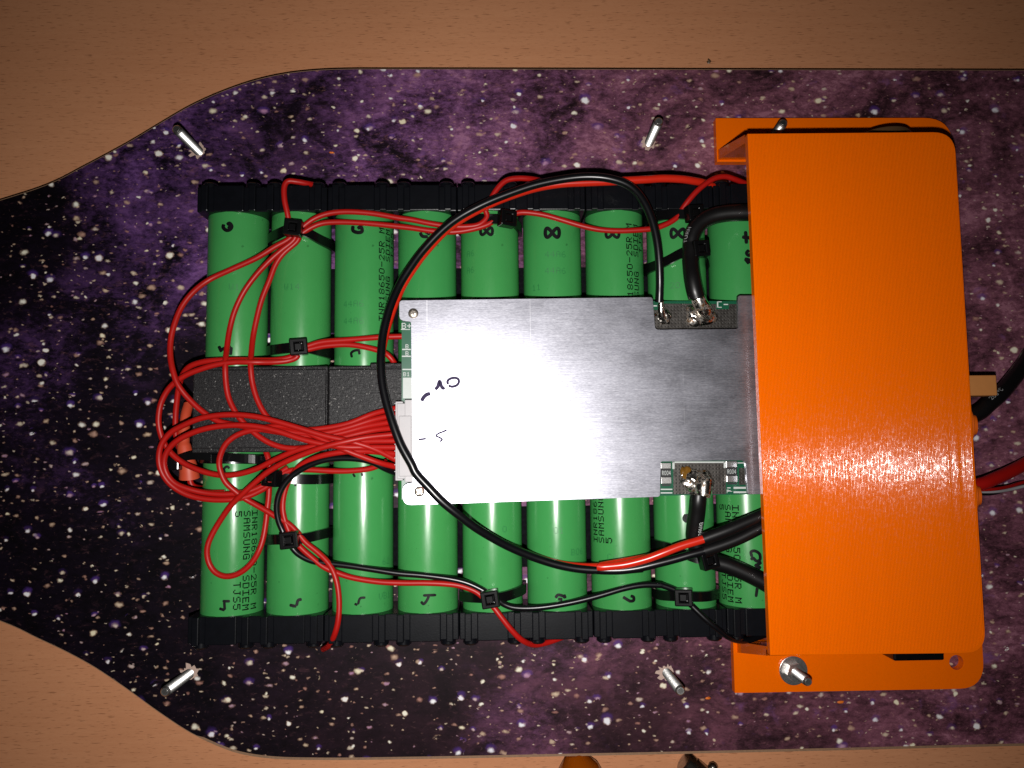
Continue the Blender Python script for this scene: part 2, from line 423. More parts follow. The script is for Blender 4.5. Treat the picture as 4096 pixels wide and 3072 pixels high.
FONT = {'A': '0E11111F111111', 'B': '1E11111E11111E', 'C': '0E11101010110E', 'D': '1E11111111111E', 'E': '1F10101E10101F', 'G': '0E11101711110F',
 'I': '1F04040404041F', 'J': '0702020202120C', 'M': '111B1515111111', 'N': '11111915131111', 'P': '1E11111E101010', 'R': '1E11111E141211',
 'S': '0F10100E01011E', 'T': '1F040404040404', 'U': '1111111111110E', 'V': '11111111110A04', 'W': '1111111515150A', 'Y': '11110A04040404',
 '0': '0E11111111110E', '1': '040C040404040E', '2': '0E11010204081F', '4': '02060A121F0202', '5': '1F101E0101110E', '6': '0608101E11110E',
 '8': '0E11110E11110E', '-': '0000001F000000', '+': '0004041F040400', '°': '06090906000000', 'H': '1111111F111111', 'Z': '1F01020408101F'}
def dots(mb, text, fn, h, w=None, fill=.82, adv=6.2):
    """dot-matrix characters; fn(s along, t up) -> point"""
    d = h / 7; dx = (w or h * 5 / 7) / 5
    for ci, ch in enumerate(text):
        g = FONT.get(ch)
        if not g: continue
        for r in range(7):
            row = int(g[2 * r:2 * r + 2], 16)
            for c in range(5):
                if row >> (4 - c) & 1:
                    s0 = (ci * adv + c) * dx; t0 = (6 - r) * d; e = fill * .5
                    cs, ct = s0 + dx * .5, t0 + d * .5
                    mb.add([fn(cs + a * e * dx, ct + b * e * d) for a, b in ((-1, -1), (1, -1), (1, 1), (-1, 1))], [(0, 1, 2, 3)])
    return mb

# ------------------------------------------------------------------ the setting: table top
tb = MB().prism([(-520, -420), (560, -420), (560, 460), (-520, 460)], [], -34, -10).build('table_top', 'wood', org=(0, 0, -34))
tag(tb, 'pale beech laminate table top under the board', 'table', kind='structure')

# ------------------------------------------------------------------ skateboard deck
TOPE = [(-700, 930), (-350, 905), (0, 798), (190, 735), (335, 662), (506, 570), (633, 494), (759, 421), (886, 364), (1013, 320), (1139, 292), (1266, 278), (1400, 273), (1550, 273), (1800, 273), (2400, 274), (3200, 276), (4096, 278), (5200, 281)]
BOTE = [(5200, 2962), (4096, 2985), (3400, 3002), (2700, 3018), (2200, 3028), (1800, 3036), (1550, 3040), (1400, 3042), (1266, 3042), (1108, 3038), (981, 3022), (886, 2993), (759, 2933), (633, 2851), (506, 2759), (380, 2674), (266, 2611), (146, 2554), (0, 2487), (-350, 2370), (-700, 2340)]
def curve2(px, k=5): return [Vector((p.x, p.y)) for p in cat_rom([at(u, v, 0) for u, v in px], k)]
outline = curve2(BOTE)[::-1]            # bottom edge, nose -> tail reversed below
outline = curve2(TOPE) + curve2(BOTE)   # clockwise
deck = thing('skateboard_deck', 'longboard deck with a purple galaxy print of white stars', 'deck', (0, 20, -10))
MB().prism(outline, [], -10, -.35).build('board', 'ply', deck, bevel=.5)
n_ = len(outline); ins = []
for i in range(n_):
    a, b, c = outline[i - 1], outline[i], outline[(i + 1) % n_]
    d = (c - a); nrm = Vector((d.y, -d.x)).normalized() if d.length else Vector((0, 0)); ins.append(b + nrm * (.9 if b.y < -90 else .4))
MB().prism(ins, [], -.349, 0).build('printed_sheet', 'print', deck, bevel=.25)
BOLTS = [((795, 605), 18, 'bright threaded bolt by the nose curve, beside the holder the arched black wire crosses'),
         ((2597, 570), 17, 'threaded bolt standing between the pack and the orange box flange, beside the looped black wire'),
         ((757, 2695), 18, 'dull threaded bolt near the nose curve, on the side of the hanging red leads'),
         ((2668, 2692), 18, 'grey threaded bolt in a frayed round hole near the nutted orange flange')]
for k, ((u, v), h, lab) in enumerate(BOLTS):
    p = at(u, v, 0); mb = MB(); n = 30; rg = random.Random(k * 5 + 1)
    outp = []
    for i in range(n):
        t = 2 * math.pi * i / n
        rr = 1.75 + rg.random() * (1.5 if k != 1 else 1.1) * (1.0 + .6 * math.cos(t - (2.6, 3.5, 1.5, 2.6)[k]))
        outp.append((p.x + rr * math.cos(t), p.y + rr * math.sin(t)))
    MB().prism(outp, [ring(p.x, p.y, 1.35, 16)], .02, .16).build('torn_edge', 'paper', deck, label='torn pale paper round a bolt hole')
def stud(name, p, z0, z1, lab, group, r=1.55, lean=(0, 0)):
    prof = [(0, r)]; z = 0; L = z1 - z0
    while z < L - .8:
        prof += [(z, r), (z + .18, r - .32)]; z += .5
    prof += [(L - .4, r * .95), (L, r * .72)]
    root = thing(name, lab, 'bolt', (p.x, p.y, z0), group)
    MB().lathe(prof, (p.x, p.y, z0), (lean[0], lean[1], 1), 18).build('threaded_shank', 'steel', root, smooth=True)
    ax = Vector((lean[0], lean[1], 1)).normalized()
    MB().lathe([(0, r * .5), (.03, r * .5)], Vector((p.x, p.y, z0)) + ax * L, ax, 12).build('end_dimple', 'tin', root)
    return root
for k, ((u, v), h, lab) in enumerate(BOLTS):
    stud('bolt', at(u, v, 0), -.3, h, lab, 'bolts standing through the deck', lean=[(0, 0), (-.02, 0), (0, 0), (0, 0)][k])
for u, v, a, s, lab in [(1328, 611, .4, 1.1, 'tiny orange plastic crumb by the nose bolt side'), (2832, 2792, .5, 1.3, 'orange plastic sliver beside the flange corner'), (3362, 2808, -.8, 1.4, 'curved orange plastic shaving beyond the nutted flange'), ]:
    p = at(u, v, .2)
    tag(MB().blob((p.x, p.y, .3), s * .75, s * .32, .3, int(u), .25, 10, 6).build('plastic_crumb', 'crumb', smooth=True), lab, 'crumb', 'orange print crumbs')

# ------------------------------------------------------------------ straps under the cells
for (y0, y1), lab in [((37.7, 58.9), 'black woven strap under the cells with the two solder joints above'), ((-38.8, -19.5), 'black woven strap under the cells with the single solder joint above')]:
    tag(MB().box((-92.5, y0, 0), (100, y1, .9)).build('fabric_strap', 'strap', bevel=.25), lab, 'strap', 'straps under the battery')

# ------------------------------------------------------------------ battery cells
PITCH, X0, ZC, RC = 19.92, -80.95, 10.1, 9.2
cx = lambda i: X0 + PITCH * i
YT, YB = (15.0, 79.6), (-56.2, 8.4)
prof = [(0, 6.2), (.25, 8.4), (.7, RC - .12), (1.3, RC), (63.3, RC), (63.9, RC - .12), (64.35, 8.4), (64.6, 6.2)]
def ray(u, v):
    return Vector((0, 0, CAMH)), (ROT @ Vector(((u - 2048) / F, -(v - 1536) / F, -1.0)))
def cyl_hit(u, v, i, R=RC):
    o, d = ray(u, v); X, Z = o.x - cx(i), o.z - ZC
    a = d.x ** 2 + d.z ** 2; b = 2 * (X * d.x + Z * d.z); c = X * X + Z * Z - R * R; q = b * b - 4 * a * c
    if q < 0: return None
    t = (-b - math.sqrt(q)) / (2 * a); p = o + d * t
    return math.atan2(p.x - cx(i), p.z - ZC), p.y
def cyl(i, ang, y, R): return Vector((cx(i) + R * math.sin(ang), y, ZC + R * math.cos(ang)))
ORD = ['first', 'second', 'third', 'fourth', 'fifth', 'sixth', 'seventh', 'eighth', 'ninth']
CELL = {}
wrap_me = end_me = None
for row, (y0, y1), side in (('T', YT, 'row by the two solder joints'), ('B', YB, 'row by the single solder joint')):
    for i in range(9):
        root = thing('battery_cell', f'green cell, {ORD[i]} from the red wire loops, {side}', 'battery', (cx(i), (y0 + y1) / 2, .9), 'green cells of the pack')
        CELL[row, i] = root
        if wrap_me is None:
            o = MB().lathe(prof, (cx(i), y0, ZC), (0, 1, 0), 64).build('wrap', 'wrap', root, smooth=True); wrap_me = o.data
            end_me = [MB().lathe([(0, 5.4), (.4, 6.0)], (cx(i), yy, ZC), (0, s, 0), 24).build('can_end', 'can', root).data for yy, s in ((y0 - .15, 1), (y1 + .15, -1))]
        else:
            for nm, me in (('wrap', wrap_me), ('can_end', end_me[0]), ('can_end', end_me[1])):
                o = bpy.data.objects.new(nm, me); COL.objects.link(o); o.parent = root; ORG[o.name] = ORG[root.name]

# dot-matrix print along the cells
def cell_print(row, i, u, v, down, lines, h=2.1, gap=2.62, adv=6.55, wch=1.62, mat='ink', name='printed_text'):
    hit = cyl_hit(u, v, i)
    if not hit: return
    a0, y0 = hit; R = RC + .05; mb = MB()
    for k, tx in enumerate(lines):
        for part, (txt, off) in enumerate(tx if isinstance(tx, list) else [(tx, 0)]):
            def fn(s, t, k=k, off=off):
                s += off
                if down: return cyl(i, a0 + (t - k * gap) / RC, y0 - s, R)
                return cyl(i, a0 - (t - k * gap) / RC, y0 + s, R)
            dots(mb, txt, fn, h, wch, 1.12, adv)
    # keep only what is on the visible jacket
    mb.build(name, mat, CELL[row, i])
CH = 1.62 / 5 * 6.55
FULL = ['INR18650-25R M', [('SAMSUNG', 0), ('SDIEM', CH * 9)], [('5', 0), ('TJS5', CH * 9.8)]]
cell_print('B', 0, 1008, 2042, True, FULL)
cell_print('B', 8, 2928, 2020, True, FULL)
cell_print('B', 6, 2391, 2169, False, FULL)
cell_print('T', 2, 1537, 1286, False, FULL)
cell_print('T', 6, 2535, 1268, False, FULL)
def upright(row, i, u, v, txt, h=1.9):
    hit = cyl_hit(u, v, i); a0, y0 = hit; mb = MB()
    dots(mb, txt, lambda s, t: cyl(i, a0 + s / RC, y0 + t, RC + .04), h, 1.35, .9, 6.4)
    mb.build('worn_code', 'faint', CELL[row, i])
for a in [('T', 1, 1137, 1160, 'W14'), ('T', 0, 915, 1160, 'W14'), ('T', 5, 2180, 1030, '44A6'), ('T', 5, 2180, 1096, '44A6'), ('T', 4, 1868, 1030, 'A6'), ('T', 4, 1868, 1096, 'A6'),
          ('T', 2, 1375, 1230, '44A6'), ('T', 2, 1375, 1298, '44A6'), ('T', 7, 2680, 1155, '203'), ('T', 5, 2130, 1165, '11'), ('B', 5, 2285, 2222, 'B06'), ('B', 4, 2010, 2130, '03'), ('B', 5, 2215, 2135, '01'), ('B', 6, 2430, 2240, 'C4'), ('B', 2, 1530, 2260, '62'), ('B', 2, 1515, 2400, 'VB1')]:
    upright(*a)

# marker strokes
def strokes(mb, lines, width, fn, k=5):
    for ln in lines:
        P = cat_rom([Vector((u, v, 0)) for u, v in ln], k) if len(ln) > 2 else [Vector((*ln[0], 0)).lerp(Vector((*ln[1], 0)), q / 8) for q in range(9)]
        L, R_ = [], []
        for i, p in enumerate(P):
            t = (P[min(i + 1, len(P) - 1)] - P[max(i - 1, 0)]).normalized(); nn = Vector((-t.y, t.x, 0)) * width * .5 * (1 if 0 < i < len(P) - 1 else .6)
            a, b = fn(p.x + nn.x, p.y + nn.y), fn(p.x - nn.x, p.y - nn.y)
            if a is None or b is None: continue
            L.append(a); R_.append(b)
        if len(L) > 1:
            n = len(L); mb.add(L + R_, [(i, i + 1, n + i + 1, n + i) for i in range(n - 1)])
def mark(row, i, lines, width=13, name='marker_number'):
    width *= 1.12
    mb = MB(); jj = [0]
    def fn(u, v):
        h = cyl_hit(u, v, i, RC + .07); return cyl(i, h[0], h[1], RC + .07) if h else None
    for ln in lines: strokes(mb, [ln], width, fn)
    if mb.v: mb.build(name, 'marker', CELL[row, i])
def eight(u, v, w=15, h=15):
    pts = []
    for k in range(17):
        t = 2 * math.pi * k / 16; pts.append((u + 2 * w * math.sin(t), v + h * math.sin(2 * t)))
    return [pts]
mark('T', 0, [[(895, 897), (893, 910), (905, 921), (920, 918), (927, 905), (918, 893), (908, 900)], [(912, 905), (920, 910)]], 13)
mark('T', 0, [[(875, 1384), (886, 1408)], [(884, 1400), (905, 1390), (925, 1388)], [(925, 1388), (922, 1420)]], 12, 'marker_mark')
mark('T', 2, [[(1412, 903), (1412, 922), (1430, 930), (1448, 926), (1444, 908), (1430, 914)]], 13)
mark('T', 2, [[(1408, 1430), (1405, 1412), (1420, 1402), (1440, 1401)], [(1436, 1402), (1438, 1418)]], 9, 'marker_mark')
mark('T', 3, [[(1680, 930), (1690, 945), (1712, 947)], [(1700, 925), (1720, 938)]], 12)
mark('T', 4, eight(1946, 925, 12, 14), 11); mark('T', 5, eight(2209, 931, 14, 18), 13)
mark('T', 6, eight(2450, 936, 13, 14), 11); mark('T', 7, eight(2712, 933, 14, 17), 12)
mark('T', 8, [[(2968, 948), (3004, 952)], [(2982, 924), (2986, 975)]], 13, 'marker_plus')
mark('T', 8, [[(2996, 1000), (2986, 1012), (2996, 1022), (3006, 1010), (3000, 1000)], [(2978, 1035), (3000, 1042), (3012, 1066)], [(2980, 1035), (2996, 1055)]], 12)
mark('B', 0, [[(890, 2405), (920, 2405)], [(897, 2408), (899, 2440)], [(877, 2434), (899, 2441)]], 10)
mark('B', 0, [[(900, 1890), (896, 1876), (908, 1866), (918, 1874)]], 9, 'marker_mark')
mark('B', 1, [[(1207, 2397), (1192, 2402), (1186, 2424)], [(1186, 2426), (1158, 2420)]], 11)
mark('B', 1, [[(1180, 1928), (1182, 1945)]], 8, 'marker_mark')
mark('B', 2, [[(1462, 2390), (1440, 2394), (1432, 2418)], [(1430, 2420), (1418, 2415)]], 9)
mark('B', 2, [[(1412, 1895), (1420, 1908)], [(1446, 1892), (1450, 1904)]], 8, 'marker_mark')
mark('B', 3, [[(1692, 2382), (1745, 2380)], [(1716, 2384), (1706, 2404), (1694, 2416), (1684, 2406)]], 10)
mark('B', 5, [[(2222, 2392), (2232, 2380), (2252, 2384), (2260, 2390), (2256, 2378)], [(2232, 2396), (2250, 2398)]], 11)
mark('B', 6, [[(2492, 2388), (2502, 2394), (2520, 2404), (2534, 2402), (2534, 2388), (2522, 2384)]], 11)
mark('B', 7, [[(2745, 2058), (2738, 2075), (2750, 2086)], [(2752, 2056), (2748, 2080)]], 16, 'marker_mark')
mark('B', 8, [[(3008, 2228), (3004, 2208), (3020, 2204), (3038, 2216), (3040, 2238), (3026, 2244), (3012, 2232), (3004, 2240)], [(3028, 2244), (3042, 2252), (3022, 2262), (3040, 2270), (3024, 2280), (3042, 2292), (3036, 2306)], [(3002, 2268), (3014, 2284)]], 11)
mark('B', 8, [[(3030, 2345), (3024, 2388)]], 11, 'marker_minus')

# ------------------------------------------------------------------ black cell holders
def holder(yi, yo, lab):
    s = 1 if yo > yi else -1
    root = thing('cell_holder', lab, 'cell holder', (0, (yi + yo) / 2, 0), 'black cell holders')
    for m in range(5):
        x0 = cx(2 * m) - PITCH / 2 + .1; x1 = cx(2 * m + 1) + PITCH / 2 - .1
        if m == 4: x1 = cx(8) + PITCH / 2
        mb = MB(); ya, yb = min(yi, yo), max(yi, yo)
        mb.box((x0, ya, 0), (x1, yb, 19.3))
        for c in range(2 if m < 4 else 1):
            xc = cx(2 * m + c)
            mb.box((xc - 4.6, ya + .0 - .25 * (s < 0), 19.3), (xc + 4.6, yb + .25 * (s > 0), 20.25))
            for sx in (-1, 1):
                a, b = sorted((xc + sx * 6.2, xc + sx * 8.3))
                mb.box((a, ya - .35 * (s < 0), 19.3), (b, yb + .35 * (s > 0), 20.7))
        br = mb.build('bracket', 'holder', root, bevel=.3)
        for c in range(2 if m < 4 else 1):
            for sx in (-1, 1):
                MB().lathe([(0, 2.3), (1.5, 2.3), (2.0, 1.8)], (cx(2 * m + c) + sx * 6.6, yo - s * .2, 17.0), (0, s, 0), 16).build('peg', 'holder', br, smooth=True)
holder(72.5, 80.3, 'black plastic cell holder strip crossed by the looped black wire')
holder(-49.0, -56.8, 'black plastic cell holder strip with two red wire ends hanging over it')

# ------------------------------------------------------------------ charcoal printed bridge between the rows
def bridge(x0, x1, y0, y1, lab, notch):
    mb = MB(); mb.box((x0, y0, 19.25), (x1, y1, 22.2)); mb.box((x0 + .4, y0 + 1.2, 22.2), (x1 - .25, y1 - 1.0, 23.5)); mb.box((x0 + .2, 8.9, 0), (x1 - .3, 14.6, 19.3))
    if notch: mb.box((x0 + 12.5, y1 - .6, 19.6), (x1, y1 + .7, 23.1))
    tag(mb.build('printed_bridge', 'cover', bevel=.35), lab, 'cover', 'charcoal bridge blocks')
bridge(-89.6, -49.9, -1.0, 24.5, 'charcoal printed block under the red wire loops, between the rows', False)
bridge(-49.7, -20.0, -1.6, 24.4, 'charcoal printed block running beneath the circuit board edge', True)

# ------------------------------------------------------------------ protection board
ZP, ZB = 28.5, 23.0
bms = thing('protection_board', 'battery protection board under a brushed aluminium plate with written numbers', 'circuit board', (24, 13, 19.3))
pc0 = at(1609, 1300, ZB); pcT = at(2800, 1203, ZB).y; pcB = at(2800, 1981, ZB).y
XR = 92.0
MB().box((pc0.x + 1, pcB + 1.2, 19.28), (XR - 1, pcT - 1.2, 21.4)).build('foam_pad', 'foam', bms)
pcb = MB().box((pc0.x, pcB, 21.4), (XR, pcT, ZB)).build('circuit_board', 'pcb', bms)
PL = [(1597, 1209), (2606, 1189), (2616, 1319), (2953, 1314), (2951, 1180)]
P2 = [at(u, v, ZP) for u, v in PL]
TRc = Vector((XR, P2[-1].y, 0)); BRc = Vector((XR, at(3000, 1978, ZP).y, 0))
Q2 = [at(u, v, ZP) for u, v in [(2992, 1978), (2981, 1841), (2639, 1846), (2635, 1987), (1612, 2018), (1608, 1934), (1651, 1930), (1643, 1292), (1597, 1288)]]
poly = [(p.x, p.y) for p in P2 + [TRc, BRc] + Q2]
rad = [1.1, .9, 1.2, .8, .8, .5, .5, .5, 1.4, .5, .8, 2.4, 2.4, .6, .6, 1.6]
poly = fillet(poly, rad, 5)
plate = MB().prism(poly, [], ZP - 1.3, ZP).build('heat_sink_plate', 'alu', bms, bevel=.28)
# spacer walls that hold the plate over the board
MB().box((-18, -10, ZB), (44, -6, ZP - 1.3)).build('spacer', 'foam', bms); MB().box((-18, 32, ZB), (44, 36, ZP - 1.3)).build('spacer', 'foam', bms)
def fpl(u, v): return at(u, v, ZP + .08)
mb = MB()
WK = 1.7
strokes(mb, [[(1684, 1606), (1694, 1590), (1706, 1580), (1719, 1577)]], WK * 9, fpl)
strokes(mb, [[(1738, 1560), (1748, 1550), (1754, 1530), (1758, 1531), (1763, 1548), (1769, 1555), (1776, 1552)]], WK * 8, fpl)
strokes(mb, [[(1789, 1540), (1787, 1528), (1795, 1519), (1812, 1514), (1828, 1518), (1832, 1530), (1824, 1543), (1806, 1549), (1790, 1545)]], WK * 6, fpl)
strokes(mb, [[(1671, 1758), (1686, 1757), (1703, 1755)]], WK * 5, fpl)
strokes(mb, [[(1785, 1720), (1768, 1728), (1752, 1734), (1742, 1744), (1757, 1751), (1766, 1760), (1754, 1767)]], WK * 4.5, fpl)
mb.build('handwriting', 'violet', plate)
for (u, v), rz in (((1652, 1260), .2), ((1676, 1964), .9)):
    p = at(u, v, ZP); sc = MB().lathe([(0, 1.5), (.35, 1.45), (.62, 1.05), (.72, .5)], p - Vector((0, 0, .1)), (0, 0, 1), 20).build('screw', 'screw', bms, smooth=True)
    mb = MB()
    for a in (rz, rz + math.pi / 2):
        mt = Matrix.Translation(p) @ Matrix.Rotation(a, 4, 'Z'); mb.box((-.95, -.17, .40), (.95, .17, .655), mt)
    mb.build('cross_slot', 'darksteel', sc)
def rect_px(mb, u0, v0, u1, v1, z, t=.05):
    a = [at(u, v, z) for u, v in ((u0, v1), (u1, v1), (u1, v0), (u0, v0))]
    return mb.prism([(p.x, p.y) for p in a], [], z, z + t)
# tinned solder areas
rect_px(MB(), 2612, 1214, 2953, 1320, ZB + .01).build('solder_pad', 'vias', pcb)
rect_px(MB(), 2692, 1850, 2905, 1977, ZB + .01).build('solder_pad', 'vias', pcb); rect_px(MB(), 2958, 1872, 2990, 1940, ZB + .01).build('solder_pad', 'vias', pcb)
for q in ((2612, 1213, 2634, 1240, ZB + .07), (2866, 1204, 2917, 1235, ZB + .07), (2641, 1945, 2692, 1975, ZB + .02)): rect_px(MB(), *q).build('bare_mask', 'pcb', pcb)
# white silk lines and letters
mb = MB()
for r in [(2688, 1846, 2905, 1852), (2688, 1846, 2697, 1876), (2896, 1846, 2905, 1872), (2869, 1204, 2874, 1229), (2870, 1204, 2888, 1207), (2870, 1226, 2888, 1229), (2896, 1214, 2914, 1218), (2612, 1221, 2626, 1226),
          (2641, 1955, 2688, 1960), (2641, 1969, 2688, 1974), (2936, 1948, 2990, 1956), (2936, 1966, 2990, 1973), (2910, 1950, 2924, 1954), (2910, 1962, 2924, 1966), (2952, 1850, 2982, 1854),
          (1611, 1400, 1645, 1405), (1610, 1427, 1645, 1432), (1612, 1479, 1648, 1484), (1606, 1322, 1642, 1325)]:
    rect_px(mb, *r, ZB + .13)
rect_px(mb, 1614, 1514, 1650, 1596, ZB + .06)
mb.build('silkscreen_line', 'silk', pcb)['kind'] = 'stuff'
mb = MB()
def silk(u, v, txt, h, dirn=(1, 0), z=ZB + .15):
    o = at(u, v, z); e = Vector((dirn[0], dirn[1], 0)); up = Vector((-dirn[1], dirn[0], 0))
    dots(mb, txt, lambda s, t: o + e * s + up * t, h, None, 1.1, 6.4)
silk(1609, 1321, 'B+', 1.75); silk(1624, 1398, 'B', 1.2); silk(1624, 1426, 'B', 1.2); silk(1615, 1508, 'B1', 1.15); silk(2909, 1973, 'P-', 1.0)
mb.build('silkscreen_text', 'silk', pcb)['kind'] = 'stuff'
# shunt resistors
for (u0, u1, vs_) in ((2643, 2683, (1851, 1876, 1908, 1936)), (2908, 2951, (1844, 1871, 1903, 1930))):
    a, b = at(u0, vs_[3], ZB + 1), at(u1, vs_[0], ZB + 1)
    yb, ya = at(u0, vs_[2], ZB + 1).y, at(u0, vs_[1], ZB + 1).y
    res = MB().box((a.x + .1, yb, ZB), (b.x - .1, ya, ZB + .9)).build('shunt_resistor', 'body', bms, bevel=.08)
    MB().box((a.x, a.y, ZB), (b.x, yb, ZB + 1)).build('end_cap', 'tin', res, bevel=.15)
    MB().box((a.x, ya, ZB), (b.x, b.y, ZB + 1)).build('end_cap', 'tin', res, bevel=.15)
    mb = MB(); o = Vector((a.x + .35, yb + .55, ZB + .93)); dots(mb, 'R004', lambda s, t: o + Vector((s, t, 0)), 1.25, .52, 1.1, 6.6); mb.build('marking', 'silk', res)
    rect_px(MB(), u0 + 2, vs_[3] + 1, u1 - 2, vs_[3] + 8, ZB + .2).build('pad_slot', 'body', res)
# solder joints
p = at(2652, 1268, ZB + .6)
j = MB().blob(p, 2.5, 2.4, 1.3, 3, .16).build('solder_joint', 'solder', bms, smooth=True, label='small silver solder joint of the thin black wire')
MB().tube([at(2641, 1205, ZB + 2.6), at(2642, 1235, ZB + 2.2), at(2646, 1268, ZB + 1.3), at(2652, 1284, ZB + .6)], [.85, 1.05, 1.3, .9], 10).build('tinned_strand', 'solder', j, smooth=True)
p = at(2805, 1258, ZB + .7)
j = MB().blob(p, 5.0, 3.6, 1.7, 8, .18, 26, 14).build('solder_joint', 'solder', bms, smooth=True, label='large solder joint with brown flux on the notch pad')
MB().tube([at(2790, 1190, ZB + 3.6), at(2800, 1215, ZB + 3.2), at(2822, 1245, ZB + 2.3), at(2838, 1262, ZB + 1.2)], [2.1, 2.3, 2.4, 1.7], 14).build('tinned_strand', 'solder', j, smooth=True)
p = at(2790, 1925, ZB + .7)
j = MB().blob(p, 4.6, 3.6, 1.8, 15, .2, 26, 14).build('solder_joint', 'solder', bms, smooth=True, label='solder joint with scorched yellow flux beside the resistors')
MB().blob(at(2742, 1893, ZB + .5), 1.7, 2.1, .9, 22, .3).build('flux_residue', NT('burnt_flux').P(Base_Color=(.16, .075, .012), Roughness=.12), j, smooth=True)
MB().tube([at(2810, 1990, ZB + 3.4), at(2812, 1960, ZB + 3.4), at(2815, 1930, ZB + 2.8), at(2812, 1905, ZB + 1.2)], [2.2, 2.6, 2.8, 2.0], 14).build('tinned_strand', 'solder', j, smooth=True)
bms.rotation_euler.y = math.radians(2.1); bms.location.z += .9 * MM
# balance socket on the board
a, b = at(1617, 1928, 28.2), at(1652, 1600, 28.2)
MB().box((a.x, a.y, ZB), (b.x, b.y, 27.3)).build('balance_socket', 'white', bms, bevel=.2)
plug = thing('wire_plug', 'white multi-pin plug on the board edge holding the red wire bundle', 'plug', (a.x, (a.y + b.y) / 2, ZB))
plug.location.z += 2.0 * MM
a, b = at(1590, 1922, 28.3), at(1640, 1606, 28.3)
MB().box((a.x, a.y + .5, 24.2), (b.x, b.y - .6, 27.9)).box((a.x - .5, a.y, 24.6), (a.x + 1.7, b.y, 27.4)).box((b.x - 3.0, a.y + 1.2, 27.9), (b.x + .6, b.y - 4.2, 28.35)).build('plug_body', 'white', plug, bevel=.2)
for k in range(11):
    yy = b.y - 1.6 - k * (b.y - a.y - 3.2) / 10
    MB().box((a.x - .75, yy - .12 + 1.0, 24.9), (a.x - .4, yy + .12 + 1.0, 27.2)).build('divider_rib', 'white', plug)

# ------------------------------------------------------------------ orange printed box
BX = thing('controller_box', 'orange 3D printed controller box with screw flanges covering the board end', 'box', (112, 16, 0))
tl, bl, tr, br = at(2990, 535, 32.5), at(3081, 2621, 32.5), Vector((137.5, 91.8, 0)), Vector((137.8, -59.6, 0))
top = fillet([(tl.x, tl.y), (bl.x, bl.y), (br.x, br.y), (tr.x, tr.y)], [0, 0, 6, 6.5], 8)
MB().prism(top, [], 30.0, 32.5).build('top_panel', 'orange', BX, bevel=.45)
def ridges():
    rg = random.Random(5); mb = MB(); n = 150; hi = lambda y: tl.x + (bl.x - tl.x) * (tl.y - y) / (tl.y - bl.y)
    xr, w = 137.35, (137.35 - 75.9) / n
    for i in range(n):
        h = .078 * rg.uniform(.9, 1.1); vs = []; fs = []
        for q in range(6):
            f = q / 5; s = (i + f) / n; x = 75.8 + (xr - 75.8) * s; d = max(0.0, xr - x)
            c = 6.2 - math.sqrt(max(0, 6.2 ** 2 - (6.2 - d) ** 2)) if d < 6.2 else 0
            yt, yb = 91.15 - c, -59.0 + c; z = 32.49 + h * (1 - (2 * f - 1) ** 2) + .012
            ns = 24
            for k in range(ns + 1):
                y = yb + (yt - yb) * k / ns; x2 = hi(y) + .35 + (xr - hi(y) - .35) * s
                vs.append(Vector((x2, y, z)))
        for q in range(5):
            for k in range(ns): a = q * (ns + 1) + k; fs.append((a, a + ns + 1, a + ns + 2, a + 1))
        mb.add(vs, fs)
    return mb
def path(z):
    t = (32.5 - z) / 29.5
    xr = 137.6 + 13.5 * t; yt = 91.5 + 6.6 * t; yb = -59.4 - 6.8 * t
    pl = fillet([(75.4, yt), (76.2, yb), (xr, yb), (xr, yt)], [0, 0, 6.2, 6.6], 8)
    return pl
def walls():
    mb = MB(); levels = [(30.0, 0), (3.0, 0)]
    op = [path(z)[1:] + path(z)[:1] for z, _ in levels]        # from (left,bottom) round the right to (left,top)
    n = len(op[0]); vs = []
    def off(pl, d):
        out = []
        for i in range(n):
            a, b = Vector(pl[max(i - 1, 0)]), Vector(pl[min(i + 1, n - 1)]); t = (b - a).normalized(); out.append(Vector(pl[i]) + Vector((-t.y, t.x)) * d)
        return out
    A = [Vector((p[0], p[1], 30.0)) for p in op[0]]; B = [Vector((p[0], p[1], 3.0)) for p in op[1]]
    C = [Vector((p.x, p.y, 30.0)) for p in off(op[0], 2.6)]; D = [Vector((p.x, p.y, 3.0)) for p in off(op[1], 3.4)]
    vs = A + B + C + D; fs = []
    for i in range(n - 1):
        fs += [(i, n + i, n + i + 1, i + 1), (2 * n + i, 2 * n + i + 1, 3 * n + i + 1, 3 * n + i)]
    fs += [(0, 2 * n, 3 * n, n), (n - 1, 2 * n - 1, 4 * n - 1, 3 * n - 1)]
    return mb.add(vs, fs)
walls().build('side_wall', 'orange', BX)
ridges().build('printed_layers', 'orange', BX, smooth=True)['kind'] = 'stuff'
hb = at(3827, 2650, 3)
fo = [(74.95, 109.1), (74.95, 94.0), (140, 94.0), (146, 88), (146, -56), (140, -62.5), (75.0, -62.5), (75.0, -78.7), (155.3, -78.7), (155.3, 109.1)]
fo = fillet(fo, [0, 0, 0, 0, 0, 0, 0, 0, 8.5, 9.5], 8)
MB().prism(fo, [ring(hb.x, hb.y, 2.3, 24)], 0, 3.0).build('flange', 'orange', BX, bevel=.3)
for (u, v), zz, rr in (((3895, 1700), 15, 6.0), ((3905, 1982), 15, 5.6)):
    p = at(u, v, zz)
    MB().lathe([(-5, rr * .9), (0, rr), (.8, rr), (1.3, rr * .82), (1.9, rr * .8), (2.3, rr * .55), (3.2, rr * .5)], Vector((146.0, p.y, zz)), (1, 0, .38), 28).build('grommet', 'rubber', BX, smooth=True)
pd = at(3680, 2631, 15); pt = at(3580, 505, 22)
sa, sb = at(3577, 2646, 22), at(3780, 2646, 22); MB().box((sa.x, sa.y, 7), (sb.x, sa.y + 9, 22)).build('rocker_switch', 'tie', BX, bevel=.6, label='black rocker switch in the side wall')
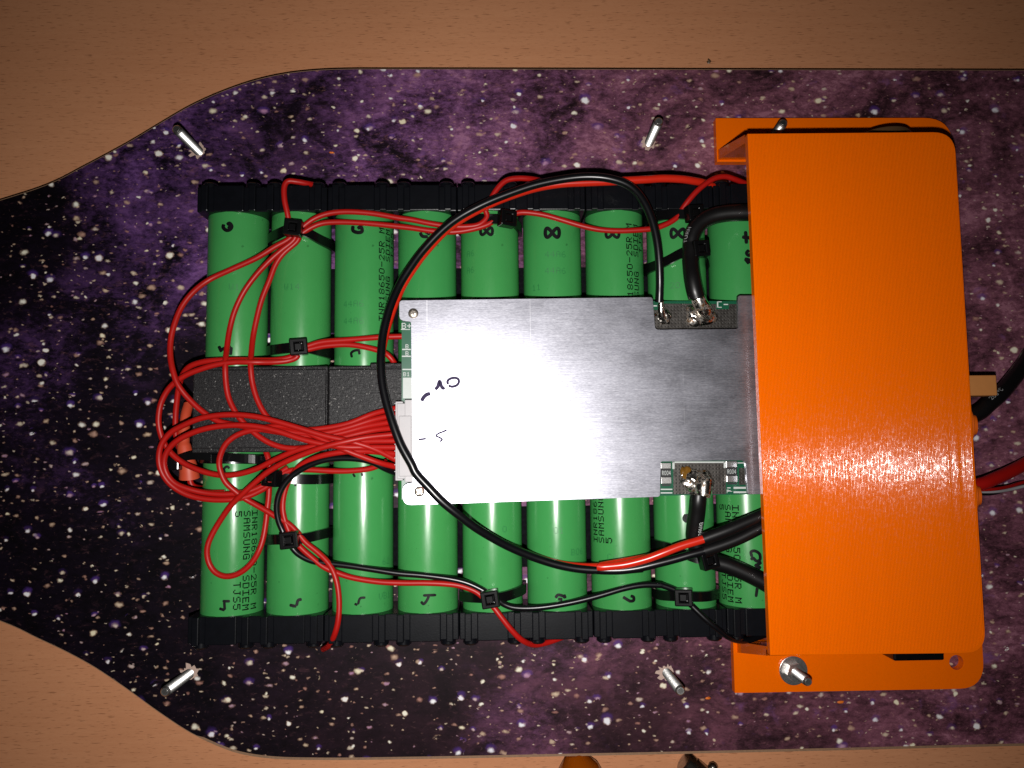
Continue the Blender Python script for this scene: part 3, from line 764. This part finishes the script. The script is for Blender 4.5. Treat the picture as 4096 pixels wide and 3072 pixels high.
sw = MB().lathe([(0, 8.4), (9, 8.4), (9.5, 8.0)], (pt.x, pt.y - 9.5, 14.2), (0, 1, 0), 40).build('power_button', 'rim', BX, smooth=True, label='brown rimmed round push button')
# tan connector through the end wall
a, b = at(3888, 1583, 21), at(3986, 1500, 21)
cn = thing('power_connector', 'tan rectangular power connector sticking out of the orange box', 'connector', ((a.x + b.x) / 2, (a.y + b.y) / 2, 12))
MB().box((140.5, a.y, 14), (b.x, b.y, 21)).build('housing', 'tan', cn, bevel=.35)
MB().box((b.x - .05, a.y + 1, 15), (b.x + .03, b.y - 1, 20)).build('mating_face', 'body', cn)
# bolts and nut in the flanges
p = at(3170, 2680, 3)
stud('bolt', p, 2.6, 15.2, 'threaded bolt with a washer nut on the orange flange', 'bolts standing through the deck', 1.5)
nut = thing('flange_nut', 'silver flanged hex nut with washer tightened on the orange flange', 'nut', (p.x, p.y, 3))
MB().prism(ring(p.x, p.y, 4.5, 32), [ring(p.x, p.y, 1.52, 16)], 3, 3.9).build('washer', 'steel', nut, bevel=.2)
MB().prism([(p.x + 2.95 * math.cos(math.radians(60 * k + 12)), p.y + 2.95 * math.sin(math.radians(60 * k + 12))) for k in range(6)], [ring(p.x, p.y, 1.52, 16)], 3.9, 6.2).build('hexagon', 'steel', nut, bevel=.25)
p = at(3134, 491, 14.5); stud('bolt', Vector((p.x, p.y - 1.2, 0)), 2.6, 14.5, 'threaded bolt half hidden behind the orange box wall', 'bolts standing through the deck', 1.5, lean=(0, .1))

# ------------------------------------------------------------------ wires
ZM = {'A': (600, 600, .4973), 'B': (1600, 600, .4973), 'C': (2400, 400, .3617), 'H': (2400, 900, .3617), 'D': (600, 1400, .4973), 'E': (600, 1950, .4973),
      'F': (1600, 1950, .4973), 'G': (2400, 1750, .3617), 'I': (2400, 2200, .3617), 'K': (2800, 1300, .5859), '0': (0, 0, 1)}
def trace(*runs):
    out = []
    for key, pts in runs:
        ox, oy, s = ZM[key]
        out += [at(ox + q[0] * s, oy + q[1] * s, q[2]) for q in pts]
    return out
def wire(name, label, pts, r, mat, group=None, cat='wire', seg=12, k=6):
    P = cat_rom(pts, k)
    return tag(MB().tube(P, r, seg).build(name, mat, smooth=True, org=P[0]), label, cat, group)
R1 = .86
yk = lambda k: 465 + 53 * k
PLG = lambda k: (1990, yk(k), 27.3)
HG = 'thin red balance wires'
# wires of the balance plug
wire('balance_wire', 'red wire sweeping widest from the knotted tie, past the nose side, into the plug', trace(
    ('A', [(1150, 600, 22), (1135, 700, 20.6), (1000, 782, 20.5), (850, 872, 20.4), (650, 962, 20.4), (480, 1042, 20.6), (350, 1140, 22), (250, 1270, 23), (188, 1430, 24), (165, 1550, 24.5)]),
    ('D', [(165, 60, 25.2), (185, 170, 26), (225, 280, 26), (310, 390, 25.2), (430, 500, 24.6), (560, 575, 24.5), (760, 615, 24.6), (1000, 655, 24.6), (1250, 690, 25), (1500, 675, 25.2), (1750, 612, 25.6), PLG(2)])), R1, 'red', HG)
wire('balance_wire', 'red wire crossing the block at its middle, from the knotted tie to the plug', trace(
    ('A', [(1165, 640, 22), (1160, 720, 21), (1050, 812, 21), (950, 902, 21), (840, 1022, 20.6), (750, 1150, 20.4), (680, 1300, 20.4), (640, 1450, 20.6), (618, 1600, 22)]),
    ('D', [(606, 110, 24.4), (610, 250, 24.5), (632, 380, 24.4), (685, 495, 24.4), (745, 575, 24.4), (820, 650, 24.4), (890, 705, 24.4), (980, 755, 24.4), (1100, 788, 24.5), (1250, 785, 24.8), (1420, 740, 25.2), (1600, 690, 25.6), (1800, 645, 25.8), PLG(3)])), R1, 'red', HG)
wire('balance_wire', 'red wire crossing the block nearest the seam, from the knotted tie to the plug', trace(
    ('A', [(1190, 640, 22), (1190, 725, 20.5), (1075, 830, 20.4), (1010, 922, 20.4), (960, 1050, 20.4), (900, 1200, 20.4), (860, 1350, 20.4), (830, 1500, 20.8), (815, 1630, 22.6)]),
    ('D', [(809, 120, 24.4), (825, 270, 24.4), (872, 420, 24.4), (950, 545, 24.4), (1060, 605, 24.5), (1220, 640, 24.8), (1400, 630, 25), (1600, 590, 25.4), (1800, 512, 25.8), PLG(0)])), R1, 'red', HG)
wire('balance_wire', 'red wire of the outer big loop turning round the nose side of the pack', trace(
    ('D', [PLG(8), (1800, 795, 26.6), (1600, 733, 27.2), (1400, 688, 27.3), (1200, 628, 27.2), (1000, 570, 27), (850, 536, 26.8), (700, 521, 26.6), (550, 525, 26.4), (400, 552, 26), (270, 605, 25.5), (165, 665, 25), (95, 755, 24.5), (72, 860, 24), (88, 965, 23.6), (145, 1060, 23), (235, 1132, 22.4), (350, 1180, 22), (500, 1204, 21.8), (650, 1203, 21.6), (760, 1185, 21.2), (860, 1145, 20.8), (960, 1085, 20.6), (1030, 1000, 20.6), (1110, 945, 20.6)])), R1, 'red', HG)
wire('balance_wire', 'red wire of the inner big loop lying just inside the outer loop', trace(
    ('D', [PLG(6), (1750, 782, 26.4), (1560, 780, 26.8), (1380, 755, 26.8), (1200, 710, 26.6), (1050, 660, 26.4), (900, 622, 26.2), (750, 606, 26), (600, 609, 25.8), (450, 632, 25.6), (320, 675, 25.2), (210, 735, 24.8), (140, 812, 24.2), (113, 900, 23.6), (135, 995, 23), (200, 1072, 22.6), (310, 1118, 22.2), (450, 1150, 21.6), (600, 1160, 21.4), (730, 1148, 21.2), (830, 1125, 20.8), (940, 1070, 20.5), (1010, 1010, 20.5)])), R1, 'red', HG)
wire('balance_wire', 'red wire forming the small tight loop over the first cell', trace(
    ('D', [PLG(1), (1800, 560, 26), (1600, 622, 25.8), (1400, 668, 25.6), (1200, 668, 25.2), (1000, 640, 25), (880, 640, 24.8), (780, 655, 24.6), (690, 690, 24.5), (615, 750, 24.4), (572, 830, 24), (556, 910, 23.6), (572, 990, 23.2), (612, 1070, 22.8), (690, 1140, 22), (765, 1196, 21), (850, 1245, 20.6), (950, 1302, 20.5), (1020, 1345, 20.5), (1110, 1395, 20.5), (1180, 1460, 20.5)]),
    ('E', [(1250, 440, 20.5), (1350, 522, 20.5), (1430, 602, 20.8), (1480, 690, 21.2), (1510, 800, 21.5), (1522, 940, 21.8), (1512, 1080, 21.9), (1482, 1190, 21), (1440, 1270, 17), (1395, 1300, 12)])), R1, 'red', HG)
wire('balance_wire', 'red wire hanging in a long teardrop loop over the printed first cell', trace(
    ('D', [PLG(4), (1750, 702, 27.4), (1560, 740, 28.2), (1400, 780, 28), (1250, 832, 27), (1080, 905, 25.6), (950, 980, 24.6), (850, 1062, 23.8), (750, 1152, 23.2), (650, 1252, 22), (560, 1380, 21), (492, 1500, 20.8)]),
    ('E', [(462, 480, 20.8), (462, 560, 20.6), (485, 630, 20.4), (530, 685, 20.4), (600, 714, 20.4), (680, 705, 20.4), (760, 662, 20.4), (830, 590, 20.4), (880, 500, 20.4), (912, 400, 20), (932, 280, 19.6), (945, 160, 19.4)]),
    ('D', [(955, 1180, 19.4), (960, 1060, 19.5), (962, 930, 19.5), (945, 850, 19.2), (932, 815, 18.6), (925, 780, 17)])), R1, 'red', HG)
wire('balance_wire', 'red wire rounding the nose side from the lower knot, then back under the loops', trace(
    ('A', [(2040, 1499, 21.0), (1850, 1506, 21), (1600, 1526, 20.6), (1400, 1542, 20.5), (1290, 1570, 20.5), (1200, 1610, 20.6)]),
    ('D', [(1180, 58, 20.6), (1110, 86, 20.8), (1000, 97, 22), (850, 98, 24.2), (700, 97, 24.4), (560, 112, 24.4), (420, 150, 24.2), (280, 207, 23.8), (165, 295, 23), (95, 410, 22.4), (70, 530, 22), (75, 630, 21.6), (110, 740, 21.2), (175, 835, 21), (280, 915, 21), (420, 975, 21.2), (560, 1006, 21.4), (700, 1000, 21.8), (860, 955, 22.4), (1000, 885, 23.4), (1200, 800, 25), (1400, 765, 25.8), (1650, 738, 26), PLG(5)])), R1, 'red', HG)
wire('balance_wire', 'red wire running beside the thin black wire down to the square tie', trace(
    ('D', [PLG(7), (1750, 815, 25.4), (1560, 820, 25), (1380, 852, 24), (1230, 915, 22.4), (1150, 995, 21.2), (1100, 1090, 20.7), (1072, 1200, 20.5), (1070, 1300, 20.5), (1095, 1400, 20.5), (1130, 1480, 20.5)]),
    ('E', [(1200, 470, 20.5), (1300, 562, 20.5), (1400, 640, 20.6), (1520, 692, 20.5), (1650, 730, 20.5), (1850, 760, 20.5), (2050, 768, 20.5)]),
    ('F', [(190, 768, 20.5), (350, 774, 20.5), (480, 790, 20.5), (600, 832, 20.6), (670, 885, 20.8), (750, 960, 21.6), (820, 1050, 22), (900, 1150, 21.8), (985, 1230, 20.5), (1080, 1265, 17), (1190, 1245, 14), (1330, 1195, 11)])), R1, 'red', HG)
wire('balance_wire', 'red wire at the plug edge next to the thin black wire', trace(
    ('D', [PLG(9), (1850, 908, 25.6), (1700, 855, 25.6), (1560, 800, 26), (1420, 735, 25.8), (1250, 660, 25.4), (1080, 612, 25.2), (900, 622, 24.5), (750, 606, 24.4), (600, 609, 24.4), (450, 632, 24.2), (320, 675, 23.6), (210, 735, 23), (140, 812, 22.4), (113, 900, 21.8), (135, 995, 21.2), (200, 1072, 20.8), (310, 1118, 20.6), (450, 1145, 20.4), (600, 1145, 20.3)])), R1, 'red', HG)
wire('balance_wire', 'short red wire looping below the plug over the third cell', trace(
    ('D', [(1900, 900, 22.5), (1840, 930, 21.4), (1750, 958, 20.8), (1600, 973, 20.5), (1450, 973, 20.4), (1290, 964, 20.4), (1150, 966, 20.4), (1050, 1005, 20.4), (960, 1060, 20.4), (900, 1095, 20.6)])), R1, 'red', HG)
wire('balance_wire', 'red wire from the lower knot bending down behind the charcoal block', trace(
    ('D', [(1985, 150, 17), (1965, 105, 19.5), (1930, 58, 20.4), (1880, 20, 20.5)]),
    ('A', [(1760, 1592, 20.5), (1600, 1566, 20.4), (1420, 1574, 20.4), (1290, 1600, 20.4), (1200, 1625, 20.6)]),
    ('D', [(1120, 60, 20.6), (1000, 80, 21), (850, 82, 22.4), (700, 78, 23), (520, 84, 23), (400, 102, 22.6), (310, 140, 21.8), (258, 210, 20), (232, 300, 18.4), (215, 420, 17), (205, 540, 16), (208, 680, 15), (235, 790, 14)])), R1, 'red', HG)
wire('balance_wire', 'red wire from the holder edge over to the knotted tie', trace(
    ('A', [(1330, 282, 17), (1265, 270, 19.5), (1180, 255, 21), (1110, 252, 21.6), (1080, 300, 21.8), (1082, 400, 21.7), (1103, 500, 21.2), (1118, 580, 20.6), (1135, 650, 20.6)])), R1, 'red', HG)
wire('balance_wire', 'red wire from the knotted tie, nearer the holder, to the fifth cell tie and holder', trace(
    ('A', [(1150, 690, 20.6), (1240, 610, 20.6), (1330, 548, 20.6), (1450, 508, 20.6), (1600, 497, 20.6), (1800, 512, 20.5), (2000, 547, 20.4)]),
    ('B', [(100, 562, 20.4), (250, 592, 20.4), (400, 614, 20.4), (540, 616, 20.4), (640, 598, 20.5), (700, 540, 20.6), (690, 480, 21), (725, 405, 21.6), (780, 315, 21.8), (850, 248, 21.7), (940, 228, 21.2), (1050, 232, 20), (1130, 245, 17)])), R1, 'red', HG)
wire('balance_wire', 'red wire from the knotted tie along the cells to the tie before the orange box', trace(
    ('A', [(1160, 720, 20.6), (1210, 680, 20.6), (1300, 622, 20.6), (1400, 587, 20.5), (1550, 580, 20.4), (1750, 590, 20.4), (2000, 615, 20.4)]),
    ('B', [(100, 628, 20.4), (250, 650, 20.4), (400, 660, 20.4), (540, 646, 20.4), (690, 606, 20.5), (800, 545, 20.6), (910, 515, 20.6), (1000, 502, 20.5), (1150, 521, 20.4), (1300, 562, 20.4), (1450, 607, 20.4), (1600, 640, 20.4), (1750, 650, 20.4), (1900, 645, 20.4), (2040, 632, 20.4)]),
    ('C', [(650, 1408, 20.4), (780, 1350, 20.4), (870, 1280, 20.5), (915, 1200, 20.8), (985, 1105, 21.5), (1075, 1005, 21.8), (1180, 918, 21.8), (1280, 862, 21.6), (1390, 848, 21), (1500, 880, 20), (1620, 925, 18), (1760, 950, 16)])), R1, 'red', HG)
wire('sense_wire', 'thin black wire from the plug along the hanging leads to the orange box', trace(
    ('D', [PLG(10), (1900, 958, 25.6), (1800, 908, 25), (1700, 880, 24.6), (1550, 870, 24.2), (1400, 886, 23.8), (1260, 938, 23.2), (1140, 1015, 22.6), (1060, 1115, 22.2), (1022, 1230, 21.8), (1028, 1350, 21.2), (1070, 1460, 20.6)]),
    ('E', [(1150, 490, 20.4), (1220, 552, 20.4), (1320, 595, 20.4), (1450, 612, 20.4), (1600, 630, 20.4), (1800, 660, 20.4), (2000, 690, 20.4)]),
    ('F', [(180, 706, 20.4), (400, 735, 20.5), (550, 772, 20.6), (690, 840, 20.8), (790, 905, 20.8), (840, 940, 20.6), (920, 966, 20.5), (1050, 970, 20.4), (1200, 956, 20.4), (1400, 920, 20.4), (1600, 870, 20.4), (1800, 812, 20.4), (1950, 785, 20.4), (2090, 784, 20.4)]),
    ('I', [(700, 395, 20.4), (850, 450, 20.6), (930, 520, 20.8), (1000, 600, 21), (1100, 700, 21.6), (1200, 792, 22), (1300, 872, 21.8), (1400, 950, 20.5), (1520, 1000, 17), (1650, 995, 14), (1800, 945, 11), (1950, 900, 9)])), .92, 'black')
# pair of thicker leads arching over the plate
pb = trace(('B', [(2085, 1225, 25.4), (2088, 1150, 26), (2090, 1050, 27), (2085, 900, 28), (2070, 750, 28.6), (2035, 590, 28.8), (1980, 450, 28.6), (1900, 335, 28), (1800, 265, 27.4), (1650, 224, 26.6), (1480, 216, 26), (1300, 236, 25.6), (1100, 277, 25.4), (900, 342, 25.2), (700, 422, 25), (500, 525, 24.6), (350, 635, 24.4), (200, 790, 24.2), (100, 920, 24.4)]),
           ('A', [(2010, 1080, 25), (1935, 1250, 26.4), (1892, 1400, 27.6), (1870, 1510, 28.4)]),
           ('D', [(1858, 30, 29.6), (1856, 130, 30.4), (1868, 270, 31.2), (1903, 430, 32), (1955, 600, 32.8), (2018, 765, 33.2), (2100, 915, 33.3)]),
           ('F', [(130, -110, 33.2), (225, -5, 33.1), (330, 105, 32.8), (450, 205, 31.8), (600, 318, 29.6), (750, 410, 27), (900, 488, 24.8), (1100, 570, 22.8), (1300, 630, 21.8), (1500, 660, 21.4), (1750, 664, 21.4), (1950, 648, 22)]),
           ('G', [(0, 1465, 23), (200, 1470, 24), (400, 1448, 24.8), (600, 1402, 25.4), (800, 1352, 25.8), (1000, 1295, 26.2), (1150, 1255, 26.4), (1350, 1190, 26.6), (1550, 1112, 26.8), (1800, 985, 27), (1980, 890, 27)]))
lead = thing('power_lead', 'black lead arching from the small solder joint over the plate into the orange box', 'wire', pb[0])
PB = cat_rom(pb, 6); MB().tube(PB, 1.24, 14).build('insulation', 'black', lead, smooth=True)
MB().tube(cat_rom(trace(('G', [(1130, 1262, 26.3), (1350, 1190, 26.6), (1550, 1112, 26.8), (1800, 985, 27), (1980, 890, 27)])), 5), [1.62] * 3 + [1.7] * 30, 16).build('shrink_sleeve', 'blacksil', lead, smooth=True) if False else None
def sleeve(par, pts, r):
    P = cat_rom(pts, 5); MB().tube(P, r, 18).build('shrink_sleeve', 'blacksil', par, smooth=True)
sleeve(lead, trace(('G', [(1145, 1256, 26.4), (1350, 1190, 26.6), (1550, 1112, 26.8), (1800, 985, 27), (1980, 890, 27)])), 1.75)
pr = trace(('C', [(1250, 960, 17), (1130, 915, 19.5), (1030, 895, 21), (900, 876, 22), (700, 868, 22.6), (500, 880, 23), (250, 892, 23.2)]),
           ('B', [(1900, 243, 23), (1750, 252, 23.2), (1500, 262, 23.4), (1300, 272, 23.5), (1100, 305, 23.4), (900, 366, 23.3), (700, 448, 23.1), (500, 555, 22.8), (355, 662, 22.5), (215, 812, 22.3), (118, 940, 22.5)]),
           ('A', [(2035, 1090, 23), (1962, 1255, 24.4), (1912, 1405, 25.6), (1886, 1510, 26.4)]),
           ('D', [(1862, 30, 27.4), (1858, 130, 28.2), (1870, 270, 29), (1903, 430, 29.8), (1953, 600, 30.8), (2016, 765, 31.2), (2098, 915, 31.2)]),
           ('F', [(128, -110, 31.2), (224, -5, 31.1), (330, 104, 30.8), (450, 204, 29.8), (600, 316, 27.5), (750, 408, 25), (900, 484, 22.8), (1100, 565, 21), (1300, 620, 20.6), (1500, 640, 20.6), (1700, 632, 21), (1900, 600, 22), (2080, 552, 23)]),
           ('G', [(0, 1425, 24), (250, 1408, 25), (500, 1348, 26), (700, 1275, 26.8), (900, 1198, 27.2), (1140, 1125, 27.6), (1400, 1028, 28), (1800, 862, 28), (1980, 780, 28)]))
lead = thing('power_lead', 'bright red lead hugging the black arch, from the holder into the orange box', 'wire', pr[0])
MB().tube(cat_rom(pr, 6), 1.2, 14).build('insulation', 'redsil', lead, smooth=True)
sleeve(lead, trace(('G', [(1140, 1125, 27.6), (1400, 1030, 28), (1600, 945, 28), (1800, 862, 28), (1980, 780, 28)])), 1.85)
def wire_text(par, pts, r, text, h, flip=False, mat='greyink', tilt=0.0, adv=6.6):
    """lettering along a cable, turned towards the lens"""
    P = cat_rom(pts, 10); S = [0]
    for a, b in zip(P, P[1:]): S.append(S[-1] + (b - a).length)
    cp = Vector((0, 0, CAMH))
    def fn(s, t):
        i = 0
        while i < len(S) - 2 and S[i + 1] < s: i += 1
        f = (s - S[i]) / max(1e-6, S[i + 1] - S[i]); q = P[i].lerp(P[i + 1], f); T = (P[min(i + 1, len(P) - 1)] - P[i]).normalized()
        up = (cp - q).normalized(); up = (up - T * up.dot(T)).normalized(); sd = up.cross(T)
        an = (t - h / 2) / r + tilt
        return q + (up * math.cos(an) + sd * math.sin(an)) * (r + .04)
    mb = MB(); dots(mb, text, fn, h, None, 1.1, adv); mb.build('printed_text', mat, par)
# two heavy cables
hc = trace(('H', [(1068, 800, 27), (1045, 720, 27.4), (1022, 600, 27.2), (1008, 480, 26), (1002, 380, 25), (1005, 280, 24.4)]), ('C', [(1005, 1600, 24), (1015, 1525, 24), (1050, 1435, 24), (1125, 1350, 24), (1240, 1288, 24.2), (1400, 1255, 24.6), (1600, 1246, 25), (1800, 1250, 25), (2000, 1260, 25)]))
cab = thing('heavy_cable', 'thick black cable curling from the large solder joint into the orange box', 'cable', hc[0])
MB().tube(cat_rom(hc, 6), 2.55, 18).build('insulation', 'blacksil', cab, smooth=True)
wire_text(cab, trace(('C', [(945, 1590, 25), (960, 1520, 25), (1010, 1430, 25), (1080, 1350, 25)]), ) if False else [hc[6], hc[7], hc[8], hc[9], hc[10]], 2.55, 'TURN', 1.2, tilt=.75)
hc = trace(('G', [(1090, 632, 26.6), (1082, 720, 26.4), (1072, 820, 25.4), (1058, 920, 24.4), (1045, 1010, 23.4), (1042, 1100, 22.6), (1075, 1220, 22), (1150, 1315, 22), (1260, 1372, 22.2), (1420, 1418, 22.6), (1600, 1492, 23), (1760, 1572, 23.4), (1880, 1640, 23.6), (2040, 1720, 23.6)]))
cab = thing('heavy_cable', 'thick black cable lettered AWG from the scorched solder joint into the orange box', 'cable', hc[0])
MB().tube(cat_rom(hc, 6), 2.5, 18).build('insulation', 'blacksil', cab, smooth=True)
wire_text(cab, [hc[5], hc[4], hc[3], hc[2]], 2.5, '12AWG', 1.3, tilt=-.75, mat='silk')
# leads leaving the box
hc = trace(('K', [(1780, 650, 14), (1900, 600, 14), (1970, 540, 13.5), (2060, 460, 12), (2150, 350, 9), (2230, 240, 6), (2320, 90, 4)]))
cab = thing('heavy_cable', 'thick black cable leaving the orange box through the grommet beside the tan connector', 'cable', hc[0])
MB().tube(cat_rom(hc, 6), 2.5, 18).build('insulation', 'blacksil', cab, smooth=True)
wire_text(cab, [hc[2], hc[3], hc[4]], 2.5, '200°C', 1.3, tilt=.35, mat='greyink')
wire('heavy_cable', 'thick dark red cable leaving the orange box through the other grommet', trace(('K', [(1790, 1105, 14), (1920, 1085, 14), (2010, 1050, 12.5), (2110, 1005, 10), (2215, 950, 7), (2330, 880, 5)])), 2.0, 'red', cat='cable', seg=18)
wire('signal_wire', 'thin white wire leaving the orange box under the dark red cable', trace(('K', [(1800, 1125, 12), (1930, 1138, 11), (2030, 1136, 9), (2120, 1122, 6), (2215, 1100, 4), (2330, 1078, 3)])), .5, 'white', 'thin signal wires')
wire('signal_wire', 'thin red wire beside the white one leaving the orange box', trace(('K', [(1800, 1120, 13.5), (1930, 1125, 12.6), (2030, 1118, 11), (2120, 1100, 8), (2215, 1072, 5), (2330, 1050, 3)])), .55, 'red', 'thin signal wires')
wire('signal_wire', 'thin black wire beside the white one leaving the orange box', trace(('K', [(1800, 1150, 11), (1930, 1155, 9), (2030, 1146, 6), (2090, 1110, 5), (2150, 1085, 5), (2215, 1070, 4), (2330, 1040, 2)])), .5, 'black', 'thin signal wires')
# coral heat-shrink joint at the nose end
P = trace(('D', [(310, 440, 10), (288, 520, 12), (276, 620, 13.5), (272, 720, 14.5), (278, 800, 15), (300, 900, 15), (312, 960, 14.6), (318, 1030, 14)]))
js = thing('splice_joint', 'coral heat-shrink splice at the nose end of the pack, under the red loops', 'splice', P[0])
MB().tube(cat_rom(P, 5), [1.5] * 10 + [1.7] * 8 + [2.0 + .06 * k for k in range(18)], 16).build('shrink_tube', 'sleeve', js, smooth=True)
MB().tube(cat_rom(trace(('D', [(315, 1010, 14), (330, 1075, 14), (360, 1100, 13), (430, 1115, 8)])), 5), .9, 10).build('lead_end', 'red', js, smooth=True)

# ------------------------------------------------------------------ cable ties
def tie(lab, row, i, left, right, head, bump=1.6, tail=None, wid=2.9, hr=0.0, hs=1.12, flat=False):
    """left/right/head: pixels of the strap on the cell's flanks and of the head"""
    zt = 21.5
    hl, hr_ = at(*left, 16), at(*right, 16); hh = at(*head, 23.0)
    y_of = lambda x: hl.y + (hr_.y - hl.y) * (x - hl.x) / (hr_.x - hl.x)
    ah = max(-1.2, min(1.2, math.asin(max(-.95, min(.95, (hh.x - cx(i)) / 11.5)))))
    root = thing('cable_tie', lab, 'cable tie', (cx(i), (hl.y + hr_.y) / 2, .5), 'black cable ties')
    N = 56; vs = []; fs = []
    for k in range(N):
        a = -math.pi + 2 * math.pi * k / N
        R = RC + .12 + bump * math.exp(-((a - ah) / .5) ** 2)
        x = cx(i) + R * math.sin(a)
        wgt = math.exp(-((a - ah) / .55) ** 2); y = y_of(x) * (1 - wgt) + hh.y * wgt
        if abs(a) > 1.75: y = (hl.y + hr_.y) / 2
        n = Vector((math.sin(a), 0, math.cos(a))); c = Vector((cx(i), 0, ZC)) + n * R
        zfloor = .05
        for dr, dy in ((0, -1), (0, 1), (1.05, 1), (1.05, -1)):
            p = c + n * dr; p.y = y + dy * wid / 2; p.z = max(p.z, zfloor + dr * .3); vs.append(p)
    for k in range(N):
        l = (k + 1) % N
        for q in range(4):
            r = (q + 1) % 4; fs.append((4 * k + q, 4 * k + r, 4 * l + r, 4 * l + q))
    MB().add(vs, fs).build('strap', 'tie', root, smooth=True)
    R = RC + bump + .6; n = Vector((math.sin(ah), 0, math.cos(ah)))
    c = Vector((cx(i), hh.y, ZC)) + n * R; c.y = hh.y
    mt = Matrix.Translation(c) @ Matrix.Rotation(ah, 4, 'Y') @ Matrix.Rotation(hr, 4, 'Z')
    a, b = 2.35 * hs, 2.2 * hs
    hd = MB().prism([(-a, -b), (a, -b), (a, b), (-a, b)], [[(-1.1, -1.25), (1.15, -1.25), (1.15, 1.25), (-1.1, 1.25)]], -.5, 3.0, mt).build('head', 'tie', root, bevel=.35)
    MB().box((-1.1, -1.0, .3), (.85, 1.0, 2.75), mt).build('pawl', 'tie', hd, bevel=.15)
    if tail:
        T = [mt @ Vector((1.0, 0, 1.0))] + [at(*t[:2], t[2]) for t in tail]; MB().tube(cat_rom(T, 3), .7, 6).build('tail', 'tie', root)
    return root
tie('black cable tie knotting the red wire bunch on the second cell, by the holder', 'T', 1, (1082, 950), (1338, 972), (1172, 912), hr=-.1)
tie('black cable tie on the second cell where two red wires leave for the block', 'T', 1, (1075, 1402), (1336, 1412), (1190, 1388), hr=.1)
tie('black cable tie on the fifth cell holding the red wire under the arch', 'T', 4, (1850, 880), (2078, 905), (2022, 870), hr=-.05)
tie('black cable tie on the eighth cell where the red wire turns to the holder', 'T', 7, (2605, 872), (2820, 860), (2775, 853), hr=.1)
tie('black cable tie strapping the thick cable to the eighth cell', 'T', 7, (2592, 1068), (2826, 1040), (2778, 1005), bump=4.6, hr=.1)
tie('black cable tie across the first cell beside the coral splice', 'B', 0, (820, 1832), (1056, 1838), (862, 1836), bump=.3, hs=.01)
tie('black cable tie with open square head on the second cell, against the block', 'B', 1, (1072, 1915), (1332, 1918), (1086, 1913), hr=-.08, bump=1.2)
tie('black cable tie gathering black and red wires on the second cell middle', 'B', 1, (1072, 2160), (1326, 2132), (1156, 2160), hr=.1)
tie('black cable tie on the fifth cell where a red wire drops over the holder', 'B', 4, (1852, 2390), (2098, 2362), (1962, 2396), hr=.15)
tie('black cable tie on the eighth cell holding the thin black wire', 'B', 7, (2612, 2385), (2868, 2376), (2742, 2390), hr=.02)
tie('black cable tie round the lettered thick cable on the eighth cell', 'B', 7, (2606, 2180), (2862, 2200), (2818, 2238), bump=3.6, hr=.25)
p = at(690, 1852, 19)
hd = thing('cable_tie', 'loose black cable tie stretched from the coral splice to the block', 'cable tie', (p.x, p.y, 16), 'black cable ties')
MB().box((p.x - 2, p.y - 2.2, 16), (p.x + 2.2, p.y + 2.0, 20)).build('head', 'tie', hd, bevel=.4)
sp = cat_rom([at(u, v, z) for u, v, z in ((690, 1850, 18.4), (722, 1834, 19.6), (770, 1822, 20.2), (850, 1826, 20.4), (930, 1830, 20.6), (1010, 1836, 20.2), (1062, 1842, 18))], 5)
mb = MB(); vs = []; fs = []
for q in sp:
    vs += [q + Vector((0, -1.25, -.45)), q + Vector((0, 1.25, -.45)), q + Vector((0, 1.25, .45)), q + Vector((0, -1.25, .45))]
for k in range(len(sp) - 1):
    for q in range(4): r = (q + 1) % 4; fs.append((4 * k + q, 4 * k + 4 + q, 4 * k + 4 + r, 4 * k + r))
MB().add(vs, fs).build('strap', 'tie', hd)

# ------------------------------------------------------------------ tools on the table, beside the deck
p = at(2300, 3040, -3); ye = at(2300, 3023, 0).y - .3
tool = thing('screwdriver', 'amber plastic screwdriver handle lying beside the deck edge', 'screwdriver', (p.x, ye - 40, -10))
MB().lathe([(0, 2.6), (.3, 3.0), (4.5, 6.6), (7, 7.4), (30, 7.6), (70, 6.8), (80, 4)], (p.x - .2, ye, -2.6), (.22, -1, .0), 28).build('handle', 'amber', tool, smooth=True)
MB().lathe([(-.2, 1.5), (60, 1.5)], (p.x + 1.0, ye - 6, -2.6), (.22, -1, 0), 12).build('blade_shank', 'darksteel', tool, smooth=True)
ye = at(2740, 3018, 0).y
p = Vector((at(2733, 3035, -6).x, ye - 4.6, -6.2))
sk = thing('socket_driver', 'dark chrome socket driver lying diagonally beside the deck edge', 'tool', (p.x, p.y, -10))
MB().lathe([(0, 3.0), (.5, 3.6), (2.6, 3.6), (2.9, 3.3), (3.3, 3.3), (3.6, 3.7), (30, 3.7), (31, 3.0), (60, 3.0)], p, (.78, -.63, 0), 24).build('shaft', 'darksteel', sk, smooth=True)
q = at(2852, 3070, -4)
MB().blob((q.x, q.y, -4), 1.6, 1.6, 1.6, 2, .05, 14, 8).build('locking_ball', 'darksteel', sk, smooth=True)
tag(MB().blob((at(2836, 245, -9.8).x, at(2836, 245, -9.8).y, -9.8), .7, .9, .3, 4, .3, 10, 6).build('lint_speck', 'rim', smooth=True), 'tiny dark speck on the bare table beyond the deck', 'speck')
